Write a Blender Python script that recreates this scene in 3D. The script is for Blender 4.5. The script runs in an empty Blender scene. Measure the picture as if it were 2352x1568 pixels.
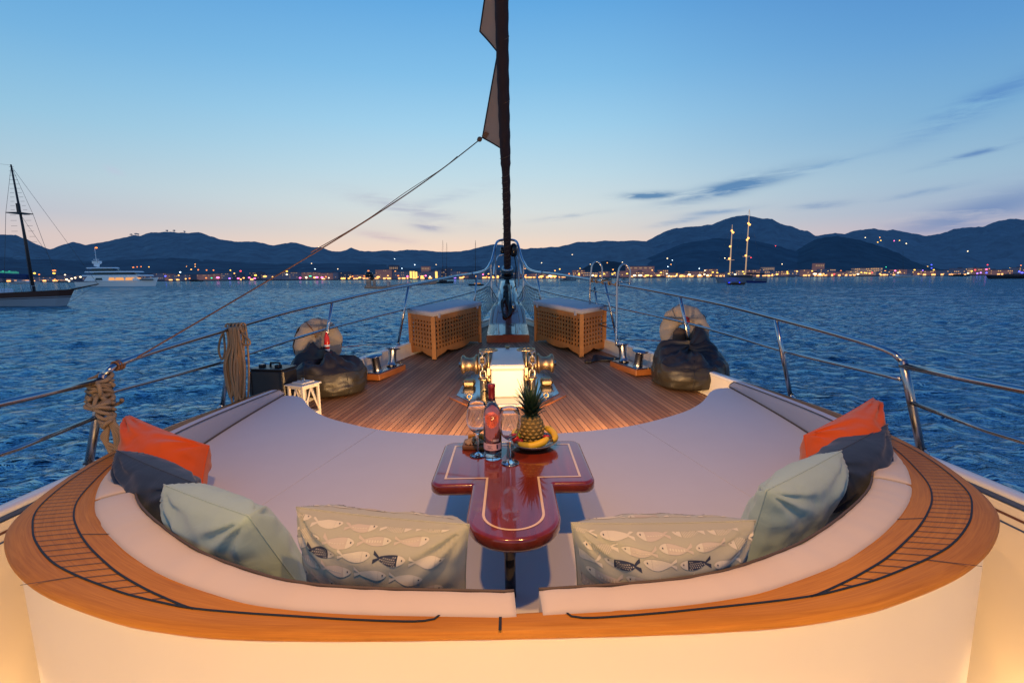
import bpy, math, random
import numpy as np
from mathutils import Vector, Matrix, noise as mnoise
random.seed(7)
sc = bpy.context.scene
C = sc.collection
PI = math.pi
R = math.radians

# ------------------------------------------------------------------ frames
PITCH, ROLL, HEEL, YAWB, AX = 8.02, -.4, .53, .355, -.0275
F_ = 16/36*2352.
def rx(a): c, s = math.cos(a), math.sin(a); return np.array([[1,0,0],[0,c,-s],[0,s,c]])
def ry(a): c, s = math.cos(a), math.sin(a); return np.array([[c,0,s],[0,1,0],[-s,0,c]])
def rz(a): c, s = math.cos(a), math.sin(a); return np.array([[c,-s,0],[s,c,0],[0,0,1]])
CAMR = rx(R(90-PITCH)) @ rz(R(ROLL))
BOATR = rz(R(YAWB)) @ ry(R(-HEEL))
BOAT = Matrix([list(BOATR[0])+[AX], list(BOATR[1])+[0], list(BOATR[2])+[0], [0,0,0,1]])
def far(px, py, D):
    "point of the bay seen in direction (px,py), at distance D along y"
    d = CAMR @ np.array([(px-1176)/F_, -(py-784)/F_, -1.])
    d = d*D/d[1]
    return Vector(d)
WZ = -3.6          # water level

cam_d = bpy.data.cameras.new('camera'); cam = bpy.data.objects.new('camera', cam_d); C.objects.link(cam)
cam_d.lens = 16; cam_d.sensor_width = 36; cam_d.clip_end = 40000; cam_d.clip_start = .05
cam.matrix_world = Matrix([list(CAMR[0])+[0], list(CAMR[1])+[0], list(CAMR[2])+[0], [0,0,0,1]])
sc.camera = cam

# ------------------------------------------------------------------ materials
def newmat(name):
    m = bpy.data.materials.new(name); m.use_nodes = True
    nt = m.node_tree; b = nt.nodes['Principled BSDF']
    return m, nt, b
def nd(nt, t, **k):
    n = nt.nodes.new(t)
    for a, v in k.items(): setattr(n, a, v)
    return n
def lk(nt, a, b): nt.links.new(a, b)
def setin(nt, sock, v):
    if hasattr(v, 'is_output') or isinstance(v, bpy.types.NodeSocket): nt.links.new(v, sock)
    else: sock.default_value = v
def mth(nt, op, a, b=None, c=None, clamp=False):
    n = nd(nt, 'ShaderNodeMath', operation=op); n.use_clamp = clamp
    setin(nt, n.inputs[0], a)
    if b is not None: setin(nt, n.inputs[1], b)
    if c is not None: setin(nt, n.inputs[2], c)
    return n.outputs[0]
def mixc(nt, f, a, b):
    n = nd(nt, 'ShaderNodeMix', data_type='RGBA')
    setin(nt, n.inputs[0], f)
    setin(nt, n.inputs[6], a if not isinstance(a, tuple) else (*a[:3], 1))
    setin(nt, n.inputs[7], b if not isinstance(b, tuple) else (*b[:3], 1))
    return n.outputs[2]
def simple(name, col, rough=.5, metal=0., spec=.5, nscale=0, namt=.0, bump=0., bscale=200, sheen=0, coat=0., bdist=.002):
    m, nt, b = newmat(name)
    b.inputs['Roughness'].default_value = rough; b.inputs['Metallic'].default_value = metal
    b.inputs['Specular IOR Level'].default_value = spec
    b.inputs['Coat Weight'].default_value = coat; b.inputs['Coat Roughness'].default_value = .04
    if sheen: b.inputs['Sheen Weight'].default_value = sheen
    tc = nd(nt, 'ShaderNodeTexCoord')
    if namt:
        n = nd(nt, 'ShaderNodeTexNoise'); n.inputs['Scale'].default_value = nscale; n.inputs['Detail'].default_value = 4
        lk(nt, tc.outputs['Object'], n.inputs[0])
        lo = tuple(c*(1-namt) for c in col); hi = tuple(min(1, c*(1+namt)) for c in col)
        lk(nt, mixc(nt, n.outputs[0], lo, hi), b.inputs['Base Color'])
    else: b.inputs['Base Color'].default_value = (*col, 1)
    if bump:
        n = nd(nt, 'ShaderNodeTexNoise'); n.inputs['Scale'].default_value = bscale; n.inputs['Detail'].default_value = 3
        lk(nt, tc.outputs['Object'], n.inputs[0])
        bp = nd(nt, 'ShaderNodeBump'); bp.inputs['Strength'].default_value = bump; bp.inputs['Distance'].default_value = bdist
        lk(nt, n.outputs[0], bp.inputs['Height']); lk(nt, bp.outputs[0], b.inputs['Normal'])
    return m
def emis(name, col, s, base=(.1,.1,.1)):
    m, nt, b = newmat(name)
    b.inputs['Base Color'].default_value = (*base, 1)
    b.inputs['Emission Color'].default_value = (*col, 1); b.inputs['Emission Strength'].default_value = s
    m.cycles.emission_sampling = 'NONE'
    return m
def fabric(name, col, amt=.08, wr=.35, weave=900):
    "cloth with soft creases and a fine weave"
    m, nt, b = newmat(name)
    b.inputs['Roughness'].default_value = .85; b.inputs['Specular IOR Level'].default_value = .25
    b.inputs['Sheen Weight'].default_value = .25; b.inputs['Sheen Roughness'].default_value = .5
    tc = nd(nt, 'ShaderNodeTexCoord')
    n = nd(nt, 'ShaderNodeTexNoise'); n.inputs['Scale'].default_value = 6; n.inputs['Detail'].default_value = 5
    lk(nt, tc.outputs['Object'], n.inputs[0])
    lk(nt, mixc(nt, n.outputs[0], tuple(c*(1-amt) for c in col), tuple(c*(1+amt) for c in col)), b.inputs['Base Color'])
    w = nd(nt, 'ShaderNodeTexNoise'); w.inputs['Scale'].default_value = weave; lk(nt, tc.outputs['Object'], w.inputs[0])
    n2 = nd(nt, 'ShaderNodeTexNoise'); n2.inputs['Scale'].default_value = 9; n2.inputs['Detail'].default_value = 3; n2.inputs['Distortion'].default_value = .8
    lk(nt, tc.outputs['Object'], n2.inputs[0])
    b1 = nd(nt, 'ShaderNodeBump'); b1.inputs['Strength'].default_value = .25; b1.inputs['Distance'].default_value = .0006
    b2 = nd(nt, 'ShaderNodeBump'); b2.inputs['Strength'].default_value = wr; b2.inputs['Distance'].default_value = .012
    lk(nt, w.outputs[0], b1.inputs['Height']); lk(nt, n2.outputs[0], b2.inputs['Height'])
    lk(nt, b1.outputs[0], b2.inputs['Normal']); lk(nt, b2.outputs[0], b.inputs['Normal'])
    return m
def wood(name, lo, hi, rough=.45, stretch=(3, 60, 60), coord='Object', coat=0., spec=.4, coords_scale=1.):
    m, nt, b = newmat(name)
    tc = nd(nt, 'ShaderNodeTexCoord'); mp = nd(nt, 'ShaderNodeMapping'); mp.inputs['Scale'].default_value = stretch
    lk(nt, tc.outputs[coord], mp.inputs[0])
    n = nd(nt, 'ShaderNodeTexNoise'); n.inputs['Scale'].default_value = 1; n.inputs['Detail'].default_value = 8; n.inputs['Roughness'].default_value = .62
    n.inputs['Distortion'].default_value = .6
    lk(nt, mp.outputs[0], n.inputs[0])
    n2 = nd(nt, 'ShaderNodeTexNoise'); n2.inputs['Scale'].default_value = 1.7; n2.inputs['Detail'].default_value = 3
    lk(nt, tc.outputs[coord], n2.inputs[0])
    f = mth(nt, 'ADD', mth(nt, 'MULTIPLY', n.outputs[0], .6), mth(nt, 'MULTIPLY', n2.outputs[0], .5))
    f = mth(nt, 'MULTIPLY_ADD', f, 2.2, -.7, clamp=True)
    lk(nt, mixc(nt, f, lo, hi), b.inputs['Base Color'])
    b.inputs['Roughness'].default_value = rough; b.inputs['Specular IOR Level'].default_value = spec
    b.inputs['Coat Weight'].default_value = coat; b.inputs['Coat Roughness'].default_value = .03
    bp = nd(nt, 'ShaderNodeBump'); bp.inputs['Strength'].default_value = .12; bp.inputs['Distance'].default_value = .001
    lk(nt, n.outputs[0], bp.inputs['Height']); lk(nt, bp.outputs[0], b.inputs['Normal'])
    return m
def rope_mat(name, col, pitch=90):
    m, nt, b = newmat(name); b.inputs['Roughness'].default_value = .9
    tc = nd(nt, 'ShaderNodeTexCoord'); w = nd(nt, 'ShaderNodeTexWave'); w.bands_direction = 'DIAGONAL'
    w.inputs['Scale'].default_value = pitch; w.inputs['Distortion'].default_value = 1.5
    lk(nt, tc.outputs['Object'], w.inputs[0])
    lk(nt, mixc(nt, w.outputs[1], tuple(c*.45 for c in col), col), b.inputs['Base Color'])
    return m

M = {}
M['cream'] = simple('cream_gelcoat', (.80,.72,.58), .32, nscale=1.5, namt=.04, bump=.05, bscale=12)
M['white'] = simple('white_gelcoat', (.8,.79,.76), .3, nscale=3, namt=.04)
M['teak'] = wood('teak_varnished', (.29,.095,.010), (.60,.245,.030), .5, (5,150,150), 'UV', spec=.22)
M['teakbox'] = wood('teak_box', (.32,.11,.022), (.58,.235,.060), .5, (5,40,5))
M['teakbase'] = wood('teak_base', (.25,.07,.015), (.45,.16,.04), .4, (5,5,40), coat=.3)
M['mahog'] = wood('mahogany_gloss', (.085,.008,.003), (.27,.032,.009), .2, (26,2.2,26), coat=1.0, spec=.4)
M['inlay'] = simple('maple_inlay', (.75,.48,.22), .3, nscale=40, namt=.1, coat=1.)
M['caulk'] = simple('black_caulk', (.012,.011,.012), .6)
M['pad'] = fabric('cream_upholstery', (.64,.53,.41), .05, .14)
M['matt'] = fabric('mattress_cloth', (.58,.57,.59), .03, .06)
M['piping'] = simple('brown_piping', (.10,.07,.05), .7)
M['orange'] = fabric('orange_cotton', (.66,.09,.010), .06, .35)
M['navy'] = fabric('navy_cotton', (.018,.038,.072), .15, .45)
M['mint'] = fabric('mint_cotton', (.34,.46,.40), .08, .45)
M['teal'] = fabric('teal_cotton', (.16,.33,.36), .1, .5)
M['fishbg'] = fabric('sage_print_cotton', (.36,.36,.28), .06, .28)
M['fishc'] = simple('print_cream', (.54,.51,.41), .85)
M['fishp'] = simple('print_dusty_pink', (.46,.41,.34), .85)
M['fishn'] = simple('print_navy', (.02,.03,.06), .85)
M['steel'] = simple('polished_steel', (.42,.43,.46), .2, 1., nscale=8, namt=.06)
M['steelp'] = simple('pulpit_steel', (.62,.66,.70), .28, 1.)
M['steelb'] = simple('brushed_steel', (.34,.35,.38), .27, 1.)
M['bronze'] = simple('worn_bronze', (.50,.36,.20), .42, 1., nscale=14, namt=.3)
M['galv'] = simple('galvanised_chain', (.62,.56,.45), .35, .9, nscale=40, namt=.2)
M['black'] = simple('black_plastic', (.012,.012,.014), .35, bump=.2, bscale=300)
M['gloss'] = simple('black_enamel', (.008,.008,.010), .15)
M['bag'] = simple('olive_leatherette', (.034,.028,.018), .42, nscale=5, namt=.25, bump=.35, bscale=26, bdist=.006)
M['bagtop'] = simple('dark_leatherette', (.020,.018,.018), .45, nscale=5, namt=.3, bump=.2, bscale=22, bdist=.008)
M['cover'] = fabric('buoy_cover_canvas', (.34,.29,.24), .12, .5)
M['red'] = simple('red_plastic', (.55,.02,.01), .25)
M['rope'] = rope_mat('tan_rope', (.42,.30,.18), 60)
M['rope2'] = rope_mat('rust_rope', (.30,.15,.08), 90)
M['net'] = simple('dark_net', (.02,.022,.02), .8)
M['sail'] = simple('sail_cover', (.035,.022,.028), .85, nscale=4, namt=.3, bump=.3, bscale=20, bdist=.01)
M['sailedge'] = simple('sail_edge', (.012,.015,.03), .8)
M['cord'] = simple('sail_lashing', (.12,.08,.06), .8)
M['lantern'] = simple('white_painted_wood', (.72,.66,.55), .6, nscale=30, namt=.08)
M['hullwhite'] = simple('hull_white_paint', (.72,.73,.74), .35)
M['stripeblue'] = simple('rail_blue_stripe', (.06,.10,.22), .25)  # blue painted in for stainless reflection and gap shade below the cap
M['stripebrown'] = simple('rail_brown_stripe', (.14,.06,.05), .3)

# translucent sail
m, nt, b = newmat('sail_cloth'); b.inputs['Base Color'].default_value = (.55,.36,.28,1); b.inputs['Roughness'].default_value = .9
tr = nd(nt, 'ShaderNodeBsdfTranslucent'); tr.inputs[0].default_value = (.62,.36,.24,1)
mx = nd(nt, 'ShaderNodeMixShader'); mx.inputs[0].default_value = .45
lk(nt, b.outputs[0], mx.inputs[1]); lk(nt, tr.outputs[0], mx.inputs[2]); lk(nt, mx.outputs[0], nt.nodes['Material Output'].inputs[0])
M['sailcloth'] = m
def glass(name, col=(1,1,1), rough=0., ior=1.45):
    m, nt, b = newmat(name); b.inputs['Base Color'].default_value = (*col,1)
    b.inputs['Transmission Weight'].default_value = 1; b.inputs['Roughness'].default_value = rough; b.inputs['IOR'].default_value = ior
    return m
M['glass'] = glass('clear_glass', (.97,.98,.98))
M['rose'] = glass('rose_wine', (.92,.30,.22), 0, 1.36)
M['capsule'] = simple('burgundy_foil', (.20,.008,.015), .35, .2)
M['label'] = simple('pink_label', (.72,.42,.40), .6)
M['labelink'] = simple('label_ink', (.05,.02,.05), .6)
M['banana'] = simple('banana_skin', (.78,.48,.02), .45, nscale=14, namt=.12)
M['bantip'] = simple('banana_tip', (.10,.06,.02), .7)
M['pine'] = simple('pineapple_skin', (.16,.11,.02), .6, nscale=60, namt=.4)
M['pineeye'] = simple('pineapple_eye', (.42,.27,.06), .6, nscale=80, namt=.4)
M['pleaf'] = simple('pineapple_leaf', (.028,.065,.028), .5, nscale=20, namt=.4)
M['ceramic'] = simple('dark_ceramic', (.20,.22,.22), .15)
M['berry'] = simple('strawberry_skin', (.5,.02,.02), .35)
M['nut'] = simple('nuts', (.62,.36,.17), .7, nscale=50, namt=.3)
M['cheese'] = simple('orange_cheese', (.75,.28,.03), .5)
M['board'] = wood('serving_board', (.18,.06,.02), (.36,.15,.05), .4, (40,6,40))
M['apple'] = simple('green_apple', (.18,.30,.03), .35)

# deck planks
m, nt, b = newmat('deck_planks')
tc = nd(nt, 'ShaderNodeTexCoord'); sp = nd(nt, 'ShaderNodeSeparateXYZ'); lk(nt, tc.outputs['Object'], sp.inputs[0])
a = R(9.3)
ax_ = mth(nt, 'ABSOLUTE', sp.outputs[0])
u = mth(nt, 'ADD', mth(nt, 'MULTIPLY', ax_, math.cos(a)), mth(nt, 'MULTIPLY', sp.outputs[1], math.sin(a)))
al = mth(nt, 'SUBTRACT', mth(nt, 'MULTIPLY', sp.outputs[1], math.cos(a)), mth(nt, 'MULTIPLY', ax_, math.sin(a)))
PW = .048
q = mth(nt, 'DIVIDE', u, PW); idx = mth(nt, 'FLOOR', q); fr = mth(nt, 'FRACT', q)
side = mth(nt, 'SIGN', sp.outputs[0])
idx2 = mth(nt, 'MULTIPLY_ADD', side, 37.3, idx)
wn0 = nd(nt, 'ShaderNodeTexWhiteNoise', noise_dimensions='1D'); lk(nt, idx2, wn0.inputs['W'])
seg = mth(nt, 'FLOOR', mth(nt, 'MULTIPLY_ADD', wn0.outputs[0], 5., mth(nt, 'DIVIDE', al, 1.9)))
wn = nd(nt, 'ShaderNodeTexWhiteNoise', noise_dimensions='2D')
cb = nd(nt, 'ShaderNodeCombineXYZ'); lk(nt, idx2, cb.inputs[0]); lk(nt, seg, cb.inputs[1]); lk(nt, cb.outputs[0], wn.inputs['Vector'])
gv = nd(nt, 'ShaderNodeCombineXYZ'); lk(nt, mth(nt, 'MULTIPLY', u, 130), gv.inputs[0]); lk(nt, mth(nt, 'MULTIPLY', al, 5), gv.inputs[1]); lk(nt, mth(nt, 'MULTIPLY', wn.outputs[0], 40), gv.inputs[2])
gn = nd(nt, 'ShaderNodeTexNoise'); gn.inputs['Scale'].default_value = 1; gn.inputs['Detail'].default_value = 5; lk(nt, gv.outputs[0], gn.inputs[0])
big = nd(nt, 'ShaderNodeTexNoise'); big.inputs['Scale'].default_value = 1.6; lk(nt, tc.outputs['Object'], big.inputs[0])
f = mth(nt, 'ADD', mth(nt, 'MULTIPLY', wn.outputs[0], .62), mth(nt, 'MULTIPLY', gn.outputs[0], .45))
f = mth(nt, 'ADD', f, mth(nt, 'MULTIPLY_ADD', big.outputs[0], .5, -.27), clamp=True)
col = mixc(nt, f, (.21,.085,.040), (.62,.315,.150))
seam = mth(nt, 'LESS_THAN', mth(nt, 'ABSOLUTE', mth(nt, 'SUBTRACT', fr, .5)), .445)
col = mixc(nt, seam, (.03,.018,.012), col)
lk(nt, col, b.inputs['Base Color']); b.inputs['Roughness'].default_value = .55; b.inputs['Specular IOR Level'].default_value = .3
bp = nd(nt, 'ShaderNodeBump'); bp.inputs['Strength'].default_value = .3; bp.inputs['Distance'].default_value = .002
lk(nt, mth(nt, 'ADD', seam, mth(nt, 'MULTIPLY', gn.outputs[0], .3)), bp.inputs['Height']); lk(nt, bp.outputs[0], b.inputs['Normal'])
M['deck'] = m

# ------------------------------------------------------------------ mesh builder
OFF = {}
BOATOBJ = []
class MB:
    def __init__(s): s.v = []; s.f = []; s.m = []; s.uv = {}; s.sm = []; s.mi = 0; s.smooth = True
    def add(s, vs, fs, smooth=None, uvs=None):
        o = len(s.v); s.v += [tuple(p) for p in vs]
        for k, f in enumerate(fs):
            if uvs: s.uv[len(s.f)] = uvs[k]
            s.f.append([i+o for i in f]); s.m.append(s.mi); s.sm.append(s.smooth if smooth is None else smooth)
        return s
    def box(s, c, d, rot=None, bev=0.):
        x, y, z = d[0]/2, d[1]/2, d[2]/2; r = rot or Matrix.Identity(3); c = Vector(c)
        if bev <= 0:
            vs = [c + r @ Vector((sx*x, sy*y, sz*z)) for sx in (-1,1) for sy in (-1,1) for sz in (-1,1)]
            fs = [(0,1,3,2),(4,6,7,5),(0,4,5,1),(2,3,7,6),(0,2,6,4),(1,5,7,3)]
            return s.add(vs, fs, False)
        vs = []; idx = {}
        for sx in (-1,1):
            for sy in (-1,1):
                for sz in (-1,1):
                    for k in range(3):
                        p = [sx*x, sy*y, sz*z]; 
                        for j, sg in enumerate((sx,sy,sz)):
                            if j != k: p[j] -= sg*bev
                        idx[(sx,sy,sz,k)] = len(vs); vs.append(c + r @ Vector(p))
        fs = []
        for k in range(3):
            i, j = (k+1)%3, (k+2)%3
            for sg in (-1,1):
                q = []
                for a_, b_ in ((-1,-1),(1,-1),(1,1),(-1,1)):
                    t = [0,0,0]; t[k] = sg; t[i] = a_; t[j] = b_; q.append(idx[(*t, k)])
                fs.append(q if sg > 0 else q[::-1])
            for a_ in (-1,1):          # edge parallel to axis k
                for b_ in (-1,1):
                    t = [0,0,0]; t[i] = a_; t[j] = b_; lo = t[:]; hi = t[:]; lo[k] = -1; hi[k] = 1
                    q = [idx[(*lo,i)], idx[(*hi,i)], idx[(*hi,j)], idx[(*lo,j)]]
                    fs.append(q if a_*b_ < 0 else q[::-1])
        for sx in (-1,1):
            for sy in (-1,1):
                for sz in (-1,1):
                    q = [idx[(sx,sy,sz,k)] for k in range(3)]
                    fs.append(q if sx*sy*sz > 0 else q[::-1])
        return s.add(vs, fs, False)
    def tube(s, path, r, n=8, closed=False, caps=True, rr=None):
        P = [Vector(p) for p in path]; m = len(P); vs = []; up = None
        for i in range(m):
            a_ = P[i-1] if (i > 0 or closed) else P[i]; b_ = P[(i+1) % m] if (i < m-1 or closed) else P[i]
            t = (b_-a_).normalized() if (b_-a_).length > 1e-9 else Vector((0,0,1))
            if up is None: up = t.orthogonal().normalized()
            up = (up - t*up.dot(t)); up = up.normalized() if up.length > 1e-6 else t.orthogonal().normalized()
            w = t.cross(up); ri = rr[i] if rr else r
            for k in range(n):
                an = 2*PI*k/n; vs.append(P[i] + (up*math.cos(an) + w*math.sin(an))*ri)
        fs = []
        for i in range(m if closed else m-1):
            j = (i+1) % m
            for k in range(n):
                l = (k+1) % n; fs.append((i*n+k, i*n+l, j*n+l, j*n+k))
        if caps and not closed: fs.append(tuple(range(n-1,-1,-1))); fs.append(tuple((m-1)*n+k for k in range(n)))
        return s.add(vs, fs)
    def lathe(s, prof, c=(0,0,0), n=24, axis=None, smooth=True):
        c = Vector(c); q = Vector((0,0,1)).rotation_difference(Vector(axis).normalized()).to_matrix() if axis is not None else Matrix.Identity(3)
        vs = []; 
        for (r_, z) in prof:
            for k in range(n): a_ = 2*PI*k/n; vs.append(c + q @ Vector((r_*math.cos(a_), r_*math.sin(a_), z)))
        fs = []
        for i in range(len(prof)-1):
            for k in range(n): l = (k+1) % n; fs.append((i*n+k, i*n+l, (i+1)*n+l, (i+1)*n+k))
        return s.add(vs, fs, smooth)
    def ball(s, c, r, n=10, m=7):
        if isinstance(r, (int,float)): r = (r,r,r)
        vs = []; fs = []
        for i in range(m+1):
            t = PI*i/m
            for k in range(n):
                a_ = 2*PI*k/n; vs.append((c[0]+r[0]*math.sin(t)*math.cos(a_), c[1]+r[1]*math.sin(t)*math.sin(a_), c[2]-r[2]*math.cos(t)))
        for i in range(m):
            for k in range(n): l = (k+1) % n; fs.append((i*n+k, i*n+l, (i+1)*n+l, (i+1)*n+k))
        return s.add(vs, fs)
    def grid(s, fn, nu, nv, flip=False, smooth=True, uvfn=None):
        vs = [fn(i/nu, j/nv) for j in range(nv+1) for i in range(nu+1)]; fs = []; uvs = [] if uvfn else None
        for j in range(nv):
            for i in range(nu):
                a_ = j*(nu+1)+i; q = (a_, a_+1, a_+nu+2, a_+nu+1); fs.append(q[::-1] if flip else q)
        return s.add(vs, fs, smooth)
    def slab(s, pts, zf, th, bev=.012):
        "flat slab with outline pts, top height zf(x,y), thickness th, softly rounded rim"
        n = len(pts); P = [Vector((p[0],p[1])) for p in pts]; nor = []
        A = sum(P[i].x*P[(i+1)%n].y-P[(i+1)%n].x*P[i].y for i in range(n)); sg = 1 if A > 0 else -1
        for i in range(n):
            d1 = (P[i]-P[i-1]).normalized(); d2 = (P[(i+1)%n]-P[i]).normalized(); d = (d1+d2)
            d = d.normalized() if d.length > 1e-6 else d1
            nor.append(Vector((d.y,-d.x))*sg)
        rings = []
        for (o, dz) in ((-bev*1.6,0),(-bev*.9,-bev*.12),(-bev*.35,-bev*.45),(0,-bev*1.2),(0,-th+bev),(-bev*.5,-th)):
            rings.append([(P[i].x+nor[i].x*o, P[i].y+nor[i].y*o, zf(P[i].x,P[i].y)+dz) for i in range(n)])
        vs = [p for r_ in rings for p in r_]; fs = []
        for k in range(len(rings)-1):
            for i in range(n):
                j = (i+1) % n; q = (k*n+i, k*n+j, (k+1)*n+j, (k+1)*n+i)
                fs.append(q if sg < 0 else q[::-1])
        s.add(vs, fs, True)
        top = tuple(range(n)); bot = tuple((len(rings)-1)*n+i for i in range(n))
        s.add([], [], None)
        o = len(s.v)-len(vs)
        s.f.append([o+i for i in (top if sg > 0 else top[::-1])]); s.m.append(s.mi); s.sm.append(False)
        s.f.append([o+i for i in (bot[::-1] if sg > 0 else bot)]); s.m.append(s.mi); s.sm.append(False)
        return s
    def ribbon(s, pts, w, zf, lift=.0015):
        n = len(pts); L = []; Rr = []
        for i in range(n):
            a_ = Vector(pts[max(0,i-1)][:2]); b_ = Vector(pts[min(n-1,i+1)][:2]); d = (b_-a_).normalized() if (b_-a_).length > 1e-9 else Vector((1,0))
            nn = Vector((-d.y, d.x))*w/2; p = Vector(pts[i][:2])
            for S, q in ((L, p+nn), (Rr, p-nn)): S.append((q.x, q.y, zf(q.x,q.y)+lift))
        vs = L+Rr; fs = [(i, n+i, n+i+1, i+1) for i in range(n-1)]
        return s.add(vs, fs, False)
    def build(s, name, mats, parent=None, origin=None, boat=True):
        me = bpy.data.meshes.new(name)
        if parent is not None: off = OFF[parent.name]
        elif origin is not None: off = Vector(origin)
        else:
            xs = np.array(s.v); off = Vector(((xs[:,0].min()+xs[:,0].max())/2, (xs[:,1].min()+xs[:,1].max())/2, xs[:,2].min()))
        me.from_pydata([(p[0]-off[0], p[1]-off[1], p[2]-off[2]) for p in s.v], [], s.f)
        for mt in (mats if isinstance(mats, (list,tuple)) else [mats]): me.materials.append(M[mt] if isinstance(mt, str) else mt)
        me.polygons.foreach_set('material_index', s.m); me.polygons.foreach_set('use_smooth', s.sm)
        if s.uv:
            ul = me.uv_layers.new(name='UVMap')
            for pi, uvs in s.uv.items():
                for li, uv in zip(me.polygons[pi].loop_indices, uvs): ul.data[li].uv = uv
        me.update(); me.validate()
        o = bpy.data.objects.new(name, me); C.objects.link(o)
        if parent is not None: o.parent = parent
        else:
            o.location = off
            if boat: BOATOBJ.append(o)
        OFF[o.name] = off
        return o
def tag(o, label=None, cat=None, group=None, kind=None):
    if label: o['label'] = label
    if cat: o['category'] = cat
    if group: o['group'] = group
    if kind: o['kind'] = kind
    return o
def thing(name, label, cat, loc=(0,0,0), group=None, boat=True):
    o = bpy.data.objects.new(name, None); C.objects.link(o); o.location = loc; o.empty_display_size = .1
    OFF[o.name] = Vector(loc); tag(o, label, cat, group)
    if boat: BOATOBJ.append(o)
    return o
def interp(pts, y, k=0):
    "piecewise-linear lookup"
    return float(np.interp(y, [p[0] for p in pts], [p[1] for p in pts]))
def smooth_curve(pts, n):
    "Catmull-Rom through pts, n samples evenly by arc length"
    P = [np.array(p, float) for p in pts]; P = [2*P[0]-P[1]]+P+[2*P[-1]-P[-2]]; out = []
    for i in range(1, len(P)-2):
        for t in np.linspace(0, 1, 24, endpoint=False):
            a_, b_, c_, d_ = P[i-1], P[i], P[i+1], P[i+2]
            out.append(.5*((2*b_)+(-a_+c_)*t+(2*a_-5*b_+4*c_-d_)*t*t+(-a_+3*b_-3*c_+d_)*t**3))
    out.append(P[-2]); out = np.array(out)
    L = np.concatenate([[0], np.cumsum(np.linalg.norm(np.diff(out, axis=0), axis=1))])
    s_ = np.linspace(0, L[-1], n)
    return [tuple(np.interp(s_, L, out[:,k])[i] for k in range(out.shape[1])) for i in range(n)]
def mir(pts): return [(-p[0],)+tuple(p[1:]) for p in pts]
def full(pts):
    "left-to-right full curve from a right half that starts on the axis"
    return mir(pts)[::-1]+[p for p in pts if p[0] > 1e-6]

# ------------------------------------------------------------------ world: dusk sky
w = bpy.data.worlds.new('World'); sc.world = w; w.use_nodes = True; nt = w.node_tree
bg = nt.nodes['Background']
tc = nd(nt, 'ShaderNodeTexCoord'); sp = nd(nt, 'ShaderNodeSeparateXYZ'); lk(nt, tc.outputs['Generated'], sp.inputs[0])
el = mth(nt, 'MULTIPLY', mth(nt, 'ARCSINE', sp.outputs[2]), 180/PI)
az = mth(nt, 'MULTIPLY', mth(nt, 'ARCTAN2', sp.outputs[0], sp.outputs[1]), 180/PI)
def s2l(c): return tuple(((v/255+.055)/1.055)**2.4 if v > 10 else v/255/12.92 for v in c)
def ramp(stops):
    r = nd(nt, 'ShaderNodeValToRGB'); lk(nt, mth(nt, 'DIVIDE', el, 90., clamp=True), r.inputs[0]); e = r.color_ramp
    while len(e.elements) > 1: e.elements.remove(e.elements[-1])
    for i, (d, c) in enumerate(stops):
        x = e.elements[0] if i == 0 else e.elements.new(d/90); x.position = d/90; x.color = (*s2l(c), 1)
    return r.outputs[0]
cen = ramp([(0,(246,204,178)),(3.5,(246,217,196)),(5.5,(226,217,208)),(8,(214,222,222)),(12,(192,219,231)),(17,(162,209,236)),(22,(132,192,233)),(29,(98,168,225)),(45,(60,120,190)),(90,(38,84,150))])
sid = ramp([(0,(212,190,190)),(4,(208,194,196)),(6,(182,190,206)),(9,(172,200,216)),(14,(140,192,222)),(20,(108,172,220)),(29,(73,143,208)),(45,(42,98,170)),(90,(30,70,132))])
rgt = ramp([(0,(190,172,186)),(4,(184,178,196)),(6,(158,178,204)),(9,(148,184,210)),(14,(114,168,210)),(20,(88,150,208)),(29,(58,120,194)),(45,(38,90,160)),(90,(30,66,125))])
fc = mth(nt, 'POWER', 2.718, mth(nt, 'MULTIPLY', -1., mth(nt, 'POWER', mth(nt, 'ABSOLUTE', mth(nt, 'DIVIDE', mth(nt, 'ADD', az, 4.), 36.)), 2.4)))
isr = mth(nt, 'MULTIPLY_ADD', az, 1/20., .0, clamp=True)
skyc = mixc(nt, fc, mixc(nt, isr, sid, rgt), cen)
# thin clouds as streaks around given directions
cv = nd(nt, 'ShaderNodeCombineXYZ')
lk(nt, mth(nt, 'MULTIPLY', az, .16), cv.inputs[0]); lk(nt, mth(nt, 'MULTIPLY', el, 1.1), cv.inputs[1])
cn = nd(nt, 'ShaderNodeTexNoise'); cn.inputs['Scale'].default_value = 1.; cn.inputs['Detail'].default_value = 8; cn.inputs['Roughness'].default_value = .62; cn.inputs['Distortion'].default_value = .4
lk(nt, cv.outputs[0], cn.inputs[0])
def cloud(col, a0, e0, wa, we, tilt, amt, thr=.42):
    global skyc
    da = mth(nt, 'SUBTRACT', az, a0); de = mth(nt, 'SUBTRACT', mth(nt, 'SUBTRACT', el, e0), mth(nt, 'MULTIPLY', da, tilt))
    g = mth(nt, 'ADD', mth(nt, 'POWER', mth(nt, 'ABSOLUTE', mth(nt, 'DIVIDE', da, wa)), 2.), mth(nt, 'POWER', mth(nt, 'ABSOLUTE', mth(nt, 'DIVIDE', de, we)), 2.))
    g = mth(nt, 'POWER', 2.718, mth(nt, 'MULTIPLY', g, -1.))
    n = mth(nt, 'MULTIPLY_ADD', mth(nt, 'SUBTRACT', cn.outputs[0], thr), 4.5, .1, clamp=True)
    skyc = mixc(nt, mth(nt, 'MULTIPLY', mth(nt, 'MULTIPLY', g, n), amt, clamp=True), skyc, s2l(col))
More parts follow.
